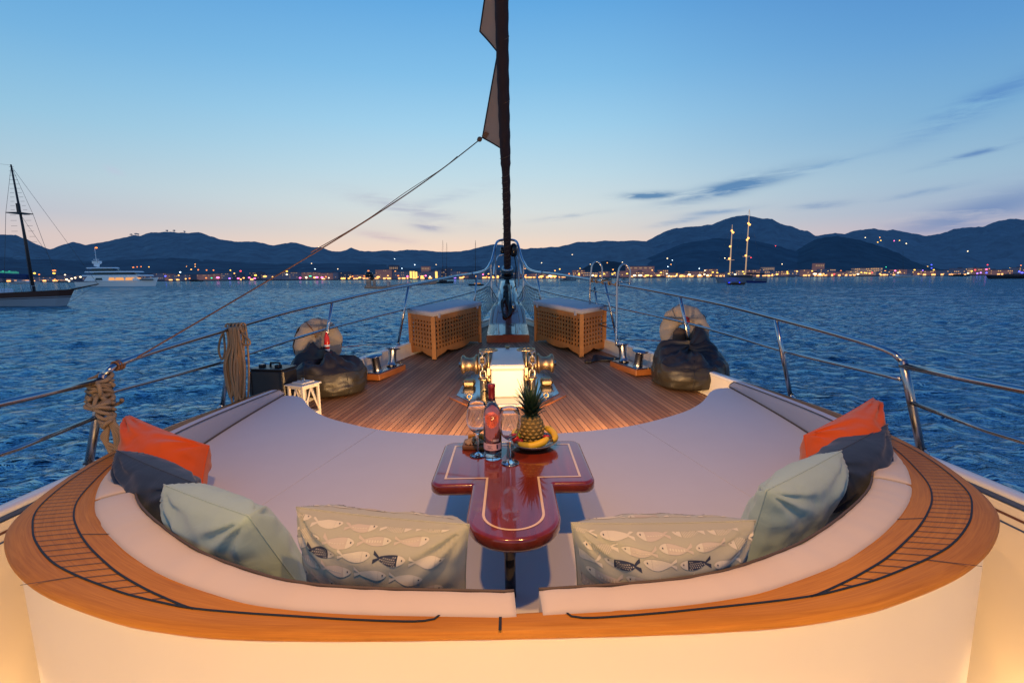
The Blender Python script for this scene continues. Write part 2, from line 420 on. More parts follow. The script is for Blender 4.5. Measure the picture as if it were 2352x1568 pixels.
def azel(px, py):
    d = CAMR @ np.array([(px-1176)/F_, -(py-784)/F_, -1.]); d /= np.linalg.norm(d)
    return math.degrees(math.atan2(d[0], d[1])), math.degrees(math.asin(d[2]))
for (px, py, wpx, hpx, slope, amt, thr, col) in [
    (1680,431,130,16,-.17,1.35,.34,(96,138,182)), (1490,449,60,8,.02,1.4,.32,(100,140,180)), (1850,392,130,7,-.17,.7,.4,(112,156,200)),
    (1310,497,70,5,-.1,.6,.38,(150,170,195)), (1560,509,50,6,-.12,.9,.36,(130,160,195)), (1650,486,70,6,-.05,.9,.36,(130,160,195)), (1890,471,60,7,-.02,.8,.36,(120,150,190)),
    (2240,490,240,34,-.26,.85,.32,(112,140,186)), (2250,350,110,7,-.18,.8,.36,(88,130,186)), (2250,240,150,30,-.38,.8,.42,(84,134,196)), (2130,440,90,6,-.12,.7,.38,(116,150,192)),
    (940,480,120,16,.2,.8,.38,(178,182,200)), (985,520,36,10,.1,1.,.34,(170,172,192)), (1040,450,80,12,-.25,.5,.4,(178,192,210)), (890,545,60,8,.15,.7,.36,(200,180,190)),
    (262,393,20,8,.3,.5,.3,(190,200,220)), (1390,560,60,6,.05,.5,.36,(190,180,195))]:
    a0, e0 = azel(px, py); a1, e1 = azel(px+wpx, py); a2, e2 = azel(px, py-hpx)
    cloud(col, a0, e0, abs(a1-a0), abs(e2-e0), -slope, amt, thr)
lk(nt, skyc, bg.inputs[0]); bg.inputs[1].default_value = 1.0

# ------------------------------------------------------------------ water
def build_water():
    rng = np.random.default_rng(3)
    rs = [1.5]
    while rs[-1] < 450: rs.append(rs[-1] + max(.10, rs[-1]*.0058))
    rs = np.array(rs + list(np.geomspace(520, 30000, 24)))
    th = np.concatenate([np.linspace(-180,-68,24,endpoint=False), np.linspace(-68,68,760), np.linspace(68,180,24)[1:]])
    th = np.radians(th)
    RR, TT = np.meshgrid(rs, th, indexing='ij'); X = RR*np.sin(TT); Y = RR*np.cos(TT); Z = np.zeros_like(X)
    DX = np.zeros_like(X); DY = np.zeros_like(X)
    ang0 = R(-62)
    for k in range(46):
        lam = .42*(1.068**k)*rng.uniform(.9,1.1); ang = ang0 + rng.normal(0, .55); kx = 2*PI/lam
        amp = .0135*lam**.6*rng.uniform(.6,1.3)*(1 if lam < 3.5 else .45)
        ph = (X*math.cos(ang)+Y*math.sin(ang))*kx + rng.uniform(0, 6.28)
        res = np.clip(1.5 - 2.4*RR*.0058/lam, 0, 1)
        env = .6+.4*np.sin(X*.05*rng.uniform(.5,1.5)+Y*.06*rng.uniform(.5,1.5)+rng.uniform(0,6))
        Z += amp*env*res*np.sin(ph); DX += amp*env*res*.8*np.cos(ph)*math.cos(ang); DY += amp*env*res*.8*np.cos(ph)*math.sin(ang)
    fade = np.clip((440-RR)/250, 0, 1); hf = np.clip((np.abs(np.degrees(TT)) < 67)*1., 0, 1)
    Z *= fade*hf; X = X+DX*fade*hf; Y = Y+DY*fade*hf
    nr, nt_ = X.shape
    V = np.stack([X, Y, Z+WZ], -1).reshape(-1,3)
    i = np.arange(nr-1)[:,None]*nt_ + np.arange(nt_-1)[None,:]
    Fq = np.stack([i, i+nt_, i+nt_+1, i+1], -1).reshape(-1,4)
    me = bpy.data.meshes.new('water'); me.vertices.add(len(V)); me.vertices.foreach_set('co', V.ravel())
    me.loops.add(Fq.size); me.loops.foreach_set('vertex_index', Fq.ravel().astype(np.int32))
    me.polygons.add(len(Fq)); me.polygons.foreach_set('loop_start', (np.arange(len(Fq))*4).astype(np.int32))
    me.polygons.foreach_set('use_smooth', np.ones(len(Fq), bool)); me.update(calc_edges=True)
    m, nt, b = newmat('sea_water')
    b.inputs['Base Color'].default_value = (.0012,.050,.135,1); b.inputs['Roughness'].default_value = .12; b.inputs['Specular Tint'].default_value = (.72,.92,1.12,1); b.inputs['IOR'].default_value = 1.33
    b.inputs['Specular IOR Level'].default_value = .5
    geo = nd(nt, 'ShaderNodeNewGeometry')
    hs = []
    for scl, st, dist in ((1.3,(.8,2.4,1),.17), (5,(.8,2.,1),.034), (.35,(.6,2.2,1),.45)):
        mp = nd(nt, 'ShaderNodeMapping'); mp.inputs['Scale'].default_value = (st[0]*scl, st[1]*scl, 1); mp.inputs['Rotation'].default_value = (0,0,R(14))
        lk(nt, geo.outputs['Position'], mp.inputs[0])
        n = nd(nt, 'ShaderNodeTexNoise'); n.inputs['Scale'].default_value = 1; n.inputs['Detail'].default_value = 4; n.inputs['Roughness'].default_value = .55; n.inputs['Distortion'].default_value = .5
        lk(nt, mp.outputs[0], n.inputs[0]); hs.append((n.outputs[0], dist))
    h = None
    for o_, d_ in hs:
        t_ = mth(nt, 'MULTIPLY', o_, d_); h = t_ if h is None else mth(nt, 'ADD', h, t_)
    bp = nd(nt, 'ShaderNodeBump'); bp.inputs['Strength'].default_value = 1.; bp.inputs['Distance'].default_value = 1.5
    lk(nt, h, bp.inputs['Height'])
    df = nd(nt, 'ShaderNodeBsdfDiffuse'); df.inputs[0].default_value = (.001,.012,.022,1); gl = nd(nt, 'ShaderNodeBsdfGlossy'); gl.inputs[0].default_value = (.30,.45,.54,1); gl.inputs['Roughness'].default_value = .07
    fr_ = nd(nt, 'ShaderNodeFresnel'); fr_.inputs[0].default_value = 1.33; mx = nd(nt, 'ShaderNodeMixShader')
    for q_ in (df, gl, fr_): lk(nt, bp.outputs[0], q_.inputs['Normal'])
    lk(nt, fr_.outputs[0], mx.inputs[0]); lk(nt, df.outputs[0], mx.inputs[1]); lk(nt, gl.outputs[0], mx.inputs[2]); lk(nt, mx.outputs[0], nt.nodes['Material Output'].inputs[0])
    me.materials.append(m)
    o = bpy.data.objects.new('water', me); C.objects.link(o)
    tag(o, 'dark blue rippled sea filling the bay under the dusk sky', 'sea', kind='structure')
build_water()

# ------------------------------------------------------------------ hills
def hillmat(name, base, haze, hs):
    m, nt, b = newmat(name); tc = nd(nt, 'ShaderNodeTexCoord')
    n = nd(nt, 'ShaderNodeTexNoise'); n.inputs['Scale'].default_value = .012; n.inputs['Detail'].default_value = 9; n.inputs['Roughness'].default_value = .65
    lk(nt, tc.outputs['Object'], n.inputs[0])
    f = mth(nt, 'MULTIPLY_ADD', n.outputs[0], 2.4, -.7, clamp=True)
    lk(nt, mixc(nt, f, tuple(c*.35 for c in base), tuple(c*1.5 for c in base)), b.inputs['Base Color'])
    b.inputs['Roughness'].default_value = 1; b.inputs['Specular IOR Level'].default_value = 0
    lk(nt, mixc(nt, f, tuple(c*.82 for c in haze), tuple(c*1.08 for c in haze)), b.inputs['Emission Color']); b.inputs['Emission Strength'].default_value = hs  # distance haze painted in as a constant glow of the surface
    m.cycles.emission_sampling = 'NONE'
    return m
def zpts(l, sx, ox, oy): return [(ox+x*sx, oy+y*sx) for x, y in l]
ridge = zpts([(-900,120),(-500,90),(-200,98),(0,85),(100,88),(170,115),(250,155),(320,180),(400,150),(470,132),(550,152),(700,125),(850,90),(900,92),(960,72),(1100,68),(1180,76),(1270,70),(1400,115),(1520,132),(1620,128),(1740,155),(1860,135)], .36, 0, 508)
ridge += zpts([(70,108),(200,145),(290,148),(370,180),(440,182),(530,152),(600,175),(720,182),(800,172),(900,178),(980,168),(1110,170),(1250,185),(1430,180),(1540,158),(1660,128),(1700,122),(1780,130),(1940,160),(2060,152)], .28, 658.6, 526.8)
ridge += zpts([(60,400),(100,392),(240,355),(400,355),(480,343),(640,348),(770,340),(890,350),(1050,372),(1500,460),(2000,640)], .24, 1270, 470.4)
mount = zpts([(300,520),(620,400),(770,356),(890,350),(960,315),(1060,260),(1150,228),(1300,210),(1400,205),(1530,185),(1640,140),(1750,110),(1850,97),(1990,130),(2100,135),(2180,185),(2290,205)], .24, 1270, 470.4)
mount += zpts([(370,222),(440,228),(510,275),(620,300),(800,345)], .26, 1740.5, 470.4)
rback = zpts([(380,300),(510,275),(620,258),(680,250),(770,258),(850,228),(1020,210),(1140,228),(1190,218),(1300,240),(1440,265),(1490,275),(1620,255),(1730,215),(1850,198),(1990,195),(2080,155),(2230,122),(2352,132),(2600,110),(3000,150),(3600,120)], .26, 1740.5, 470.4)
foot = zpts([(300,690),(560,640),(700,600),(1000,470),(1250,370),(1550,320),(1850,330),(2100,380),(2352,450)], .24, 1270, 470.4)
foot2 = zpts([(100,560),(250,440),(380,375),(500,310),(600,285),(700,275),(780,290),(900,310),(1000,340),(1100,370),(1250,430),(1350,480),(1500,530),(1700,560),(2000,600)], .26, 1740.5, 470.4)
knoll = zpts([(240,640),(320,590),(400,552),(520,535),(650,550),(760,600),(850,640)], .24, 1270, 470.4)
foot0 = [(-400,600),(0,590),(200,600),(400,592),(620,606),(800,604),(1000,612),(1200,610),(1350,622),(1420,640)]
def hill(name, prof, D0, D1, mat, label, rough=.06, n=520):
    xs = np.array([p[0] for p in prof]); ys = np.array([p[1] for p in prof]); px = np.linspace(xs[0], xs[-1], n)
    py = np.interp(px, xs, ys); rows = 26; b = MB(); vs = []
    ridgepts = [far(px[i], py[i]+mnoise.fractal(Vector((px[i]*.07, D1*.01, 0)), 1., 2., 4)*1.3, D1) for i in range(n)]
    for j in range(rows+6):
        for i in range(n):
            rp = ridgepts[i]
            if j <= rows:
                t = j/rows; D = D0+(D1-D0)*t; q = Vector((rp.x*D/D1, D, 0)); H = rp.z-WZ
                hh = H*(t**1.15)
                nz = mnoise.fractal(Vector((q.x*.0022, q.y*.0022, 3.)), .9, 2.1, 6)
                rid = 1-abs(mnoise.noise(Vector((q.x*.0016+5, q.y*.0006, 1.))))*2
                hh += (nz*.55+rid*.35-.2)*H*.42*math.sin(PI*min(1,t))*(1-t*.25)
                hh = min(hh, H*(.999 if t < 1 else 1)*(D/D1)) if t < .999 else H
                vs.append((q.x, q.y, WZ-2+max(0,hh)+2*t))
            else:
                t = (j-rows)/5; D = D1*(1+.3*t); vs.append((rp.x*D/D1, D, WZ+(rp.z-WZ)*(1-t**1.5)))
    fs = [(j*n+i, j*n+i+1, (j+1)*n+i+1, (j+1)*n+i) for j in range(rows+5) for i in range(n-1)]
    b.add(vs, fs); o = b.build(name, mat, origin=(0,0,0), boat=False)
    return tag(o, label, 'hill', kind='structure')
H_ = s2l
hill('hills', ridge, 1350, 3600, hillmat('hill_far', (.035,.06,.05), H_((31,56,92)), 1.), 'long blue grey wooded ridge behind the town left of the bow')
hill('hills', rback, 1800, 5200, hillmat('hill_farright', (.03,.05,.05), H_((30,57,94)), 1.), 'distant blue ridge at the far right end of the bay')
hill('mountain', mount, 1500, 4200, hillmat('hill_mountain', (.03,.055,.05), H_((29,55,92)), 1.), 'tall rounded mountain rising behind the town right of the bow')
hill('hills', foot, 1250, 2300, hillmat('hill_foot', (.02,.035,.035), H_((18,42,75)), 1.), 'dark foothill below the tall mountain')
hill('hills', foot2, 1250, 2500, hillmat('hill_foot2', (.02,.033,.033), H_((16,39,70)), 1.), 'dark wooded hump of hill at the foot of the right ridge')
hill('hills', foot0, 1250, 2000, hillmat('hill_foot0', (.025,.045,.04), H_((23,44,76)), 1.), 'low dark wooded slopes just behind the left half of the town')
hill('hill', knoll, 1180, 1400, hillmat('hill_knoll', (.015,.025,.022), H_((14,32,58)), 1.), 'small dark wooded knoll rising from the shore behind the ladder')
# shore land
b = MB(); n = 80
vs = []
for i in range(n+1):
    px = -900+i*(4300/n); jit = 20*mnoise.noise(Vector((i*.35,0,0)))
    for D, z in ((1000+jit, WZ-.5), (1006+jit, WZ+1.2), (1100, WZ+3), (1800, WZ+12)): p = far(px, 640, D); vs.append((p.x, D, z))
b.add(vs, [(i*4+k, (i+1)*4+k, (i+1)*4+k+1, i*4+k+1) for i in range(n) for k in range(3)])
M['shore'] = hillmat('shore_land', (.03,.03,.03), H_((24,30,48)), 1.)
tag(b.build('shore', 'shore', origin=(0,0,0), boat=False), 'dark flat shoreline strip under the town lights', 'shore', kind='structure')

# ------------------------------------------------------------------ town
bpy.context.view_layer.update()
dg = bpy.context.evaluated_depsgraph_get()
def cast(px, py):
    d = Vector(CAMR @ np.array([(px-1176)/F_, -(py-784)/F_, -1.])).normalized()
    ok, hit, *_ = sc.ray_cast(dg, d*900, d)
    return (hit - d*8) if ok and hit.z > WZ+1 else None
def lampmat(name, c, s): M[name] = emis(name, c, s)
lampmat('lamp_warm', (1,.42,.09), 3.2); lampmat('lamp_yellow', (1,.55,.07), 3.0); lampmat('lamp_white', (1,.74,.42), 3.6); lampmat('lamp_orange', (1,.25,.04), 2.4)
lampmat('lamp_red', (1,.05,.05), 4); lampmat('lamp_pink', (1,.12,.35), 5); lampmat('lamp_violet', (.35,.15,1), 4); lampmat('lamp_blue', (.06,.08,1), 5); lampmat('lamp_green', (.05,.9,.45), 2); lampmat('lamp_cool', (.65,.85,1), 5)
A_ = lambda l: [(x*.36, 508+y*.36, c, w) for x, y, c, w in l]
B_ = lambda l: [(658.6+x*.28, 526.8+y*.28, c, w) for x, y, c, w in l]
C_ = lambda l: [(1270+x*.24, 470.4+y*.24, c, w) for x, y, c, w in l]
D_ = lambda l: [(1740.5+x*.26, 470.4+y*.26, c, w) for x, y, c, w in l]
lamps = A_([(345,315,'o',3),(345,332,'y',2.4),(20,323,'g',3),(60,323,'g',3),(220,332,'y',2),(120,340,'o',1.4),(250,340,'o',1),(350,372,'o',1.4),(415,342,'w',1),(425,372,'w',2),(435,382,'w',1.6),(850,295,'o',2),(875,292,'o',1.2),(900,290,'o',1.3),(950,292,'y',1.3),(1150,325,'c',1.2),(1140,345,'a',1.2),(1190,290,'a',.9),(1245,275,'a',1),(1245,290,'a',1),(1265,310,'o',1),(1220,308,'a',1),(1318,312,'o',1),(1362,313,'o',1),(1470,313,'y',1),(1495,333,'a',1),(1535,318,'r',1.4),(1350,362,'g',1.2),(1315,362,'o',1.4),(1390,360,'p',2.6),(1465,365,'v',1.6),(1520,365,'p',1.8),(1555,362,'a',1.6),(1590,360,'p',1.6),(1630,345,'y',2),(1625,365,'p',1.8),(1690,352,'a',3),(1740,355,'a',1.4),(1830,320,'y',1.6),(1830,340,'w',1.6),(1915,362,'p',1.6),(1955,362,'w',1.2),(1978,350,'g',1.6),(2020,358,'p',2.6),(2010,305,'c',1),(1988,270,'w',.9),(2155,305,'w',.8),(2195,365,'a',2.4),(2235,355,'a',1.4),(2290,362,'a',1.4),(2325,350,'o',1.4),(1055,350,'b',1.2),(1185,368,'a',1.2),(1210,365,'o',1.2),(1130,372,'a',1),(2080,355,'o',1.2)])
lamps += B_([(110,397,'p',1.6),(160,392,'w',1.4),(195,383,'g',1.6),(230,395,'a',2.2),(290,395,'p',2),(345,397,'w',.8),(455,403,'a',2.4),(510,402,'a',1.8),(540,385,'o',1.2),(600,395,'a',2),(670,340,'o',1.4),(690,395,'a',1.6),(750,390,'a',2.6),(830,380,'a',1.2),(815,398,'o',1.2),(890,345,'a',1.2),(915,380,'o',1.3),(990,385,'p',1.4),(1015,390,'a',1),(1075,390,'o',1.2),(1110,385,'a',2.4),(1140,380,'p',1.4),(1175,388,'w',1.3),(1225,290,'w',.9),(1050,290,'c',.9),(885,243,'c',.6),(945,320,'c',.7),(1380,395,'v',2),(1450,390,'a',1.4),(1420,378,'o',1.2),(1555,385,'a',1.2),(1610,370,'p',1),(1640,388,'o',1.2),(1655,365,'a',1.2),(1690,388,'a',1.6),(1730,385,'a',2),(1960,375,'o',1.3),(1950,388,'a',2),(1740,305,'a',1),(1955,322,'a',.9),(2090,275,'w',1),(2050,370,'a',1.2),(2090,385,'a',3),(2160,382,'w',3),(2200,385,'a',2.4),(2240,325,'a',1)])
lamps += C_([(10,680,'a',3),(65,615,'y',1),(20,630,'a',1),(155,660,'o',1),(250,658,'y',1.4),(250,672,'a',1.2),(185,477,'w',.9),(357,570,'w',.8),(368,655,'y',1.4),(375,675,'w',2.6),(410,680,'a',2),(455,680,'a',1.6),(490,660,'y',1.4),(570,665,'y',1.4),(590,652,'y',1.4),(630,665,'a',1.2),(520,555,'a',.9),(665,550,'w',1),(575,620,'a',.8),(260,608,'y',.9),(710,658,'y',1.4),(740,680,'a',1.6),(780,675,'w',2.2),(835,675,'w',3),(900,675,'a',3.4),(940,680,'a',1.6),(1010,675,'a',2.8),(1035,648,'y',1.4),(1095,513,'w',1.2),(1143,532,'c',1),(1130,570,'a',.9),(1100,592,'c',.9),(1090,660,'w',1.2),(1110,680,'w',1.4),(1185,665,'y',1.3),(1180,678,'w',1.2),(1230,678,'a',3),(1300,645,'y',1.6),(1305,668,'w',2.4),(1405,672,'w',2.2),(1450,665,'w',1.4),(1480,675,'w',1.8),(1510,675,'a',1.3),(1530,645,'y',1.6),(1573,650,'y',1.4),(1645,510,'w',1.1),(1400,610,'c',.8),(1455,628,'w',.9),(950,625,'a',.8),(1683,660,'y',1.4),(1745,665,'w',1.8),(1820,640,'y',1.4),(1833,660,'y',1.3),(2085,655,'y',1.4),(2100,668,'a',1.2),(2145,665,'a',2),(2193,567,'w',.9),(2243,640,'y',1.4),(2245,657,'y',1.3),(2335,635,'a',1.4),(2130,395,'r',.9),(1895,505,'r',.9)])
lamps += D_([(950,290,'w',.9),(1060,330,'y',1.3),(1087,315,'y',1.3),(1078,288,'a',.9),(1205,318,'p',1),(1252,315,'y',1.3),(1312,342,'w',1.3),(1855,410,'w',1.3),(262,605,'y',1.2),(348,588,'a',1.3),(412,597,'o',1.2),(480,585,'y',1.2),(480,602,'a',1.2),(505,610,'w',3),(550,612,'w',2),(580,610,'a',1.6),(618,585,'y',1.3),(625,600,'y',1.2),(675,612,'r',1.4),(735,583,'o',1.1),(730,605,'w',2.8),(830,605,'w',2.8),(885,612,'w',1.8),(915,597,'y',1.2),(945,600,'a',1.3),(960,602,'y',1),(990,605,'a',1.8),(1010,600,'r',1.2),(1080,610,'a',1.3),(1125,585,'a',1.2),(1133,550,'g',1.1),(1195,600,'a',1.3),(1215,582,'p',1.3),(1240,600,'w',1.4),(1255,592,'a',1.2),(1385,575,'y',1.4),(1378,595,'y',1.4),(1420,610,'a',1.6),(1450,600,'a',1.2),(1460,580,'v',1.2),(1500,545,'y',1.3),(1535,530,'b',1.4),(1535,560,'b',1.6),(1555,575,'y',1.2),(1550,592,'y',1.2),(1610,605,'w',1.2),(1640,605,'v',1.2),(1670,605,'w',1.4),(1738,570,'y',1.3),(1755,598,'w',1.4),(1780,595,'w',1.2),(1800,605,'a',1.3),(1858,605,'w',1.4),(1890,585,'y',1.5),(1920,575,'r',1.2),(1940,605,'v',1.2),(1970,600,'v',1.2),(2030,530,'r',1.4),(2020,570,'p',1.4),(2045,565,'o',1.3),(2020,600,'b',1.4),(2060,605,'c',1.4),(2150,580,'o',1.3),(2230,558,'y',1.5),(2325,535,'o',1.5),(2330,560,'w',1.8),(2310,590,'b',1.5),(2335,600,'b',1.8)])
KIND = {'a':('lamp_warm','warm amber lamp glowing among the shorefront cafes','amber lamps along the shore'),
 'y':('lamp_yellow','yellow sodium street lamp glowing above the shore road','yellow street lamps by the shore'),
 'w':('lamp_white','bright white lamp shining in the town','white lamps in the town'),
 'o':('lamp_orange','small deep orange lamp glowing in the town','orange lamps in the town'),
 'r':('lamp_red','small red light glowing in the town','red lights in the town'),
 'p':('lamp_pink','pink neon light of a bar on the shore','pink neon lights on the shore'),
 'v':('lamp_violet','violet neon light low on the shore','violet neon lights on the shore'),
 'b':('lamp_blue','deep blue neon light standing on the shore','blue neon lights on the shore'),
 'g':('lamp_green','green neon light glowing on the shore','green neon lights on the shore'),
 'c':('lamp_cool','cool white lamp shining on the dark slope','cool white lamps on the slopes')}
proto = {}
def lamp(px, py, c, wd):
    mt, lab, grp = KIND[c]
    p = cast(px, py) if py < 618 else None
    if p is None: p = far(px, py, 990 if py > 628 else 1035)
    sc_ = p.y/1000*(.75 if p.y > 1150 else 1)
    if c not in proto:
        b = MB(); b.ball((0,0,0), 1, 8, 6); o = b.build('street_lamp' if c in 'aywoc' else 'neon_light', mt, origin=(0,0,0), boat=False); proto[c] = o
    else: o = proto[c].copy(); C.objects.link(o)
    h = (1.2 if wd < 1.9 else 1.65)*sc_
    o.location = (p.x, p.y, p.z); o.scale = (max(h, wd*1.5*sc_), 1.2, h)
    tag(o, lab, 'lamp' if c in 'aywoc' else 'neon light', grp)
for l in lamps: lamp(*l)
# buildings
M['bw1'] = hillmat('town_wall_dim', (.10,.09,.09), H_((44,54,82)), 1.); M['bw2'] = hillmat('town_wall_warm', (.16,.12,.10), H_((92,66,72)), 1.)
M['bw3'] = hillmat('town_wall_dark', (.05,.05,.06), H_((26,38,62)), 1.); M['bw4'] = hillmat('town_wall_pale', (.2,.16,.12), H_((104,88,88)), 1.)  # wall brightness is painted as emission, in place of street light
M['shop'] = emis('lit_shopfront', (1,.42,.12), 2.6)
M['lit'] = emis('lit_windows', (1,.55,.2), .8); M['litd'] = emis('dim_windows', (1,.6,.3), .3); M['neonroof'] = emis('green_roof_light', (.05,.6,.45), .35)
M['towerlit'] = emis('lit_tower_face', (1,.62,.14), 1.6)  # floodlight painted as the tower wall's own glow
def building(px, wpx, hpx, mat, lit, D, label, grp, floors=None):
    p = far(px, 640, D); s = D/1045.; w_ = wpx*s; h = hpx*s; base = WZ+1.5 if D < 1050 else WZ+4
    t = thing('building', label, 'building', (p.x, D, base), grp, boat=False)
    b = MB(); b.box((p.x, D, base+h/2-1), (w_, 12, h+2))
    b.build('wall', mat, t)
    b = MB(); b.box((p.x, D, base+h+.35), (w_+.8, 12.8, .7)); b.box((p.x+w_*.2, D+2, base+h+1.6), (w_*.25, 4, 2.4)); b.build('roof', 'bw3', t)
    fl = floors or max(1, int(h/4.2)); nc = max(2, int(w_/4)); b = MB(); k = 0
    for i in range(fl):
        for j in range(nc):
            if random.random() < lit:
                b.box((p.x-w_/2+(j+.5)*w_/nc, D-6.15, base+2+(i+.25)*h/fl), (w_/nc*.5, .3, min(1.8, h/fl*.5))); k += 1
    if k > 6: b.build('window', 'lit' if lit > .35 else 'litd', t)
    elif k:
        for q_ in range(k): c_ = MB(); c_.add(b.v[q_*8:q_*8+8], [[i-q_*8 for i in f_] for f_ in b.f[q_*6:q_*6+6]], False); c_.build('window', 'lit' if lit > .35 else 'litd', t)
    if D < 1050:                                        # lit shopfronts at street level
        b = MB(); s0 = p.x-w_/2
        while s0 < p.x+w_/2:
            L_ = random.uniform(3, 9)
            if random.random() < (.72 if lit > .35 else .45): b.box((s0+L_/2, D-6.3, base+1.6), (L_, .3, random.uniform(1.5,3.2)))
            s0 += L_+random.uniform(.5,4)
        nb = len(b.v)//8
        if nb > 5: b.build('shopfront', 'shop', t)
        else:
            for q_ in range(nb): c_ = MB(); c_.add(b.v[q_*8:q_*8+8], [[i-q_*8 for i in f_] for f_ in b.f[q_*6:q_*6+6]], False); c_.build('shopfront', 'shop', t)
    return t
random.seed(11)
x = -60.
while x < 2420:
    wpx = random.uniform(16, 40); h = random.uniform(7, 15); right = x > 1230
    if 850 < x < 1090: h *= 1.5
    m_ = random.choice(['bw1','bw1','bw3','bw2'] if not right else ['bw2','bw2','bw1','bw4'])
    kind = {'bw1':'dim blue grey','bw2':'warm lit rose grey','bw3':'dark unlit','bw4':'pale floodlit'}[m_]
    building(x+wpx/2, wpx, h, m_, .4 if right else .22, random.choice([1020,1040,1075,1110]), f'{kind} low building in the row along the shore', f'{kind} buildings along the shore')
    x += wpx*random.uniform(.55, 1.25)
for k, (px, wd, hp) in enumerate([(944,5,15),(950.5,5,15),(956.5,4.5,14),(1002.5,6,14)]):
    p = far(px, 640, 1000); t = thing('tower', ['tallest of three yellow floodlit towers on the shore','middle one of the three yellow floodlit towers','shortest of three yellow floodlit towers on the shore','lone yellow floodlit tower by the moored two-masted boat'][k], 'tower', (p.x,1000,WZ+3), 'yellow floodlit towers', boat=False)
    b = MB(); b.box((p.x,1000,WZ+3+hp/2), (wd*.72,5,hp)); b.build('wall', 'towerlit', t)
    b = MB(); b.box((p.x,1000,WZ+3+hp+.5), (wd*.9,6,1)); b.build('roof', 'bw3', t)
def landmark(px, py, wpx, hpx, D, mat, label, lit=.5):
    p = far(px, py, D); s = D/1045.
    t = thing('building', label, 'building', (p.x, D, p.z-hpx*s), None, boat=False)
    b = MB(); b.box((p.x, D, p.z-hpx*s/2-3), (wpx*s, 10, hpx*s+6)); b.build('wall', mat, t)
    b = MB(); b.box((p.x, D, p.z+.6), (wpx*s*1.05, 11, .9)); b.build('roof', 'bw3', t)
    for j in range(5): b = MB(); b.box((p.x+(j-2)*wpx*s/5.6, D-5.2, p.z-hpx*s*.35), (wpx*s/10, .3, hpx*s*.28)); b.build('window', 'litd', t)
landmark(1763, 614, 27, 9, 1130, 'bw4', 'pale house standing alone on the slope above the shore')
landmark(1880, 605, 22, 14, 1060, 'bw2', 'rose lit square block topped by a flat roof, right of the mountain')
landmark(905, 610, 22, 16, 1050, 'bw3', 'tall dark block beside three yellow floodlit towers')
landmark(978, 612, 20, 14, 1060, 'bw2', 'rose grey block between the floodlit towers')
landmark(1470, 612, 62, 10, 1045, 'bw2', 'long rose lit hotel behind the brightest shore lamps')
p = far(12, 624, 1010); b = MB(); b.box((p.x,1010,p.z), (44,8,1.6)); b.box((p.x,1014,p.z-5), (42,8,9)); tag(b.build('pavilion', 'neonroof', boat=False), 'long low pavilion with green glowing roof at far left of town', 'pavilion')
# a few lone trees on the left skyline
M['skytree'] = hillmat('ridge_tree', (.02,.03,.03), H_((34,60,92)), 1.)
for k, (px, py) in enumerate([(302,540),(312,538),(318,539),(384,531),(400,531),(424,533)]):
    q = cast(px, py+3)
    if q is None: continue
    s = q.y/1045
    t = thing('tree', 'small lone tree standing on the left ridge skyline', 'tree', (q.x, q.y, q.z), 'lone trees on the ridge', boat=False)
    b = MB(); b.tube([(q.x,q.y,q.z-6),(q.x,q.y,q.z+3.4*s)], .35*s, 5, rr=[.6*s,.3*s]); b.build('trunk', 'skytree', t)
    b = MB()
    for _ in range(26):
        a_ = random.uniform(0,6.28); r_ = random.uniform(0,2.7)*s; b.ball((q.x+r_*math.cos(a_), q.y+r_*math.sin(a_), q.z+(4.2+random.uniform(-.9,.9))*s), (random.uniform(.4,1.)*s,)*3, 5, 4)
    b.build('crown', 'skytree', t)

# ------------------------------------------------------------------ boats in the bay
def wl(px, py):
    d = CAMR @ np.array([(px-1176)/F_, -(py-784)/F_, -1.]); d = d*(WZ/d[2]); return Vector(d)
M['bwhite'] = simple('far_boat_white', (.80,.82,.84), .4); M['bdark'] = simple('far_boat_dark', (.03,.035,.045), .4)
M['bbrown'] = simple('far_boat_brown', (.10,.035,.02), .5); M['bglass'] = simple('far_boat_glass', (.015,.02,.03), .15)
M['ywhite'] = emis('yacht_white_paint', (.16,.26,.36), .22, (.85,.87,.9))  # faint blue emission paints haze and floodlight into the white
M['bdim'] = simple('shaded_white_hull', (.46,.52,.58), .5)  # greyer, bluer white as base colour of the schooner hull
M['bblue'] = simple('blue_boom_cover', (.02,.05,.16), .8); M['bgrey'] = simple('far_boat_grey', (.26,.30,.34), .4)
M['litcabin'] = emis('lit_cabin', (1,.42,.10), .9); M['hullhaze'] = emis('hull_haze', H_((88,118,150)), .35, (.35,.37,.4))
M['spar'] = simple('dark_spar', (.05,.03,.025), .5); M['wire'] = simple('rigging_wire', (.10,.10,.11), .5); M['litspar'] = emis('floodlit_spar', (1,.62,.34), .45, (.4,.3,.2))  # the mast spar glows by itself in place of floodlights
M['ublue'] = emis('underwater_blue', (.01,.02,1), 3.0); M['sblue'] = simple('hull_blue', (.02,.04,.2), .4)
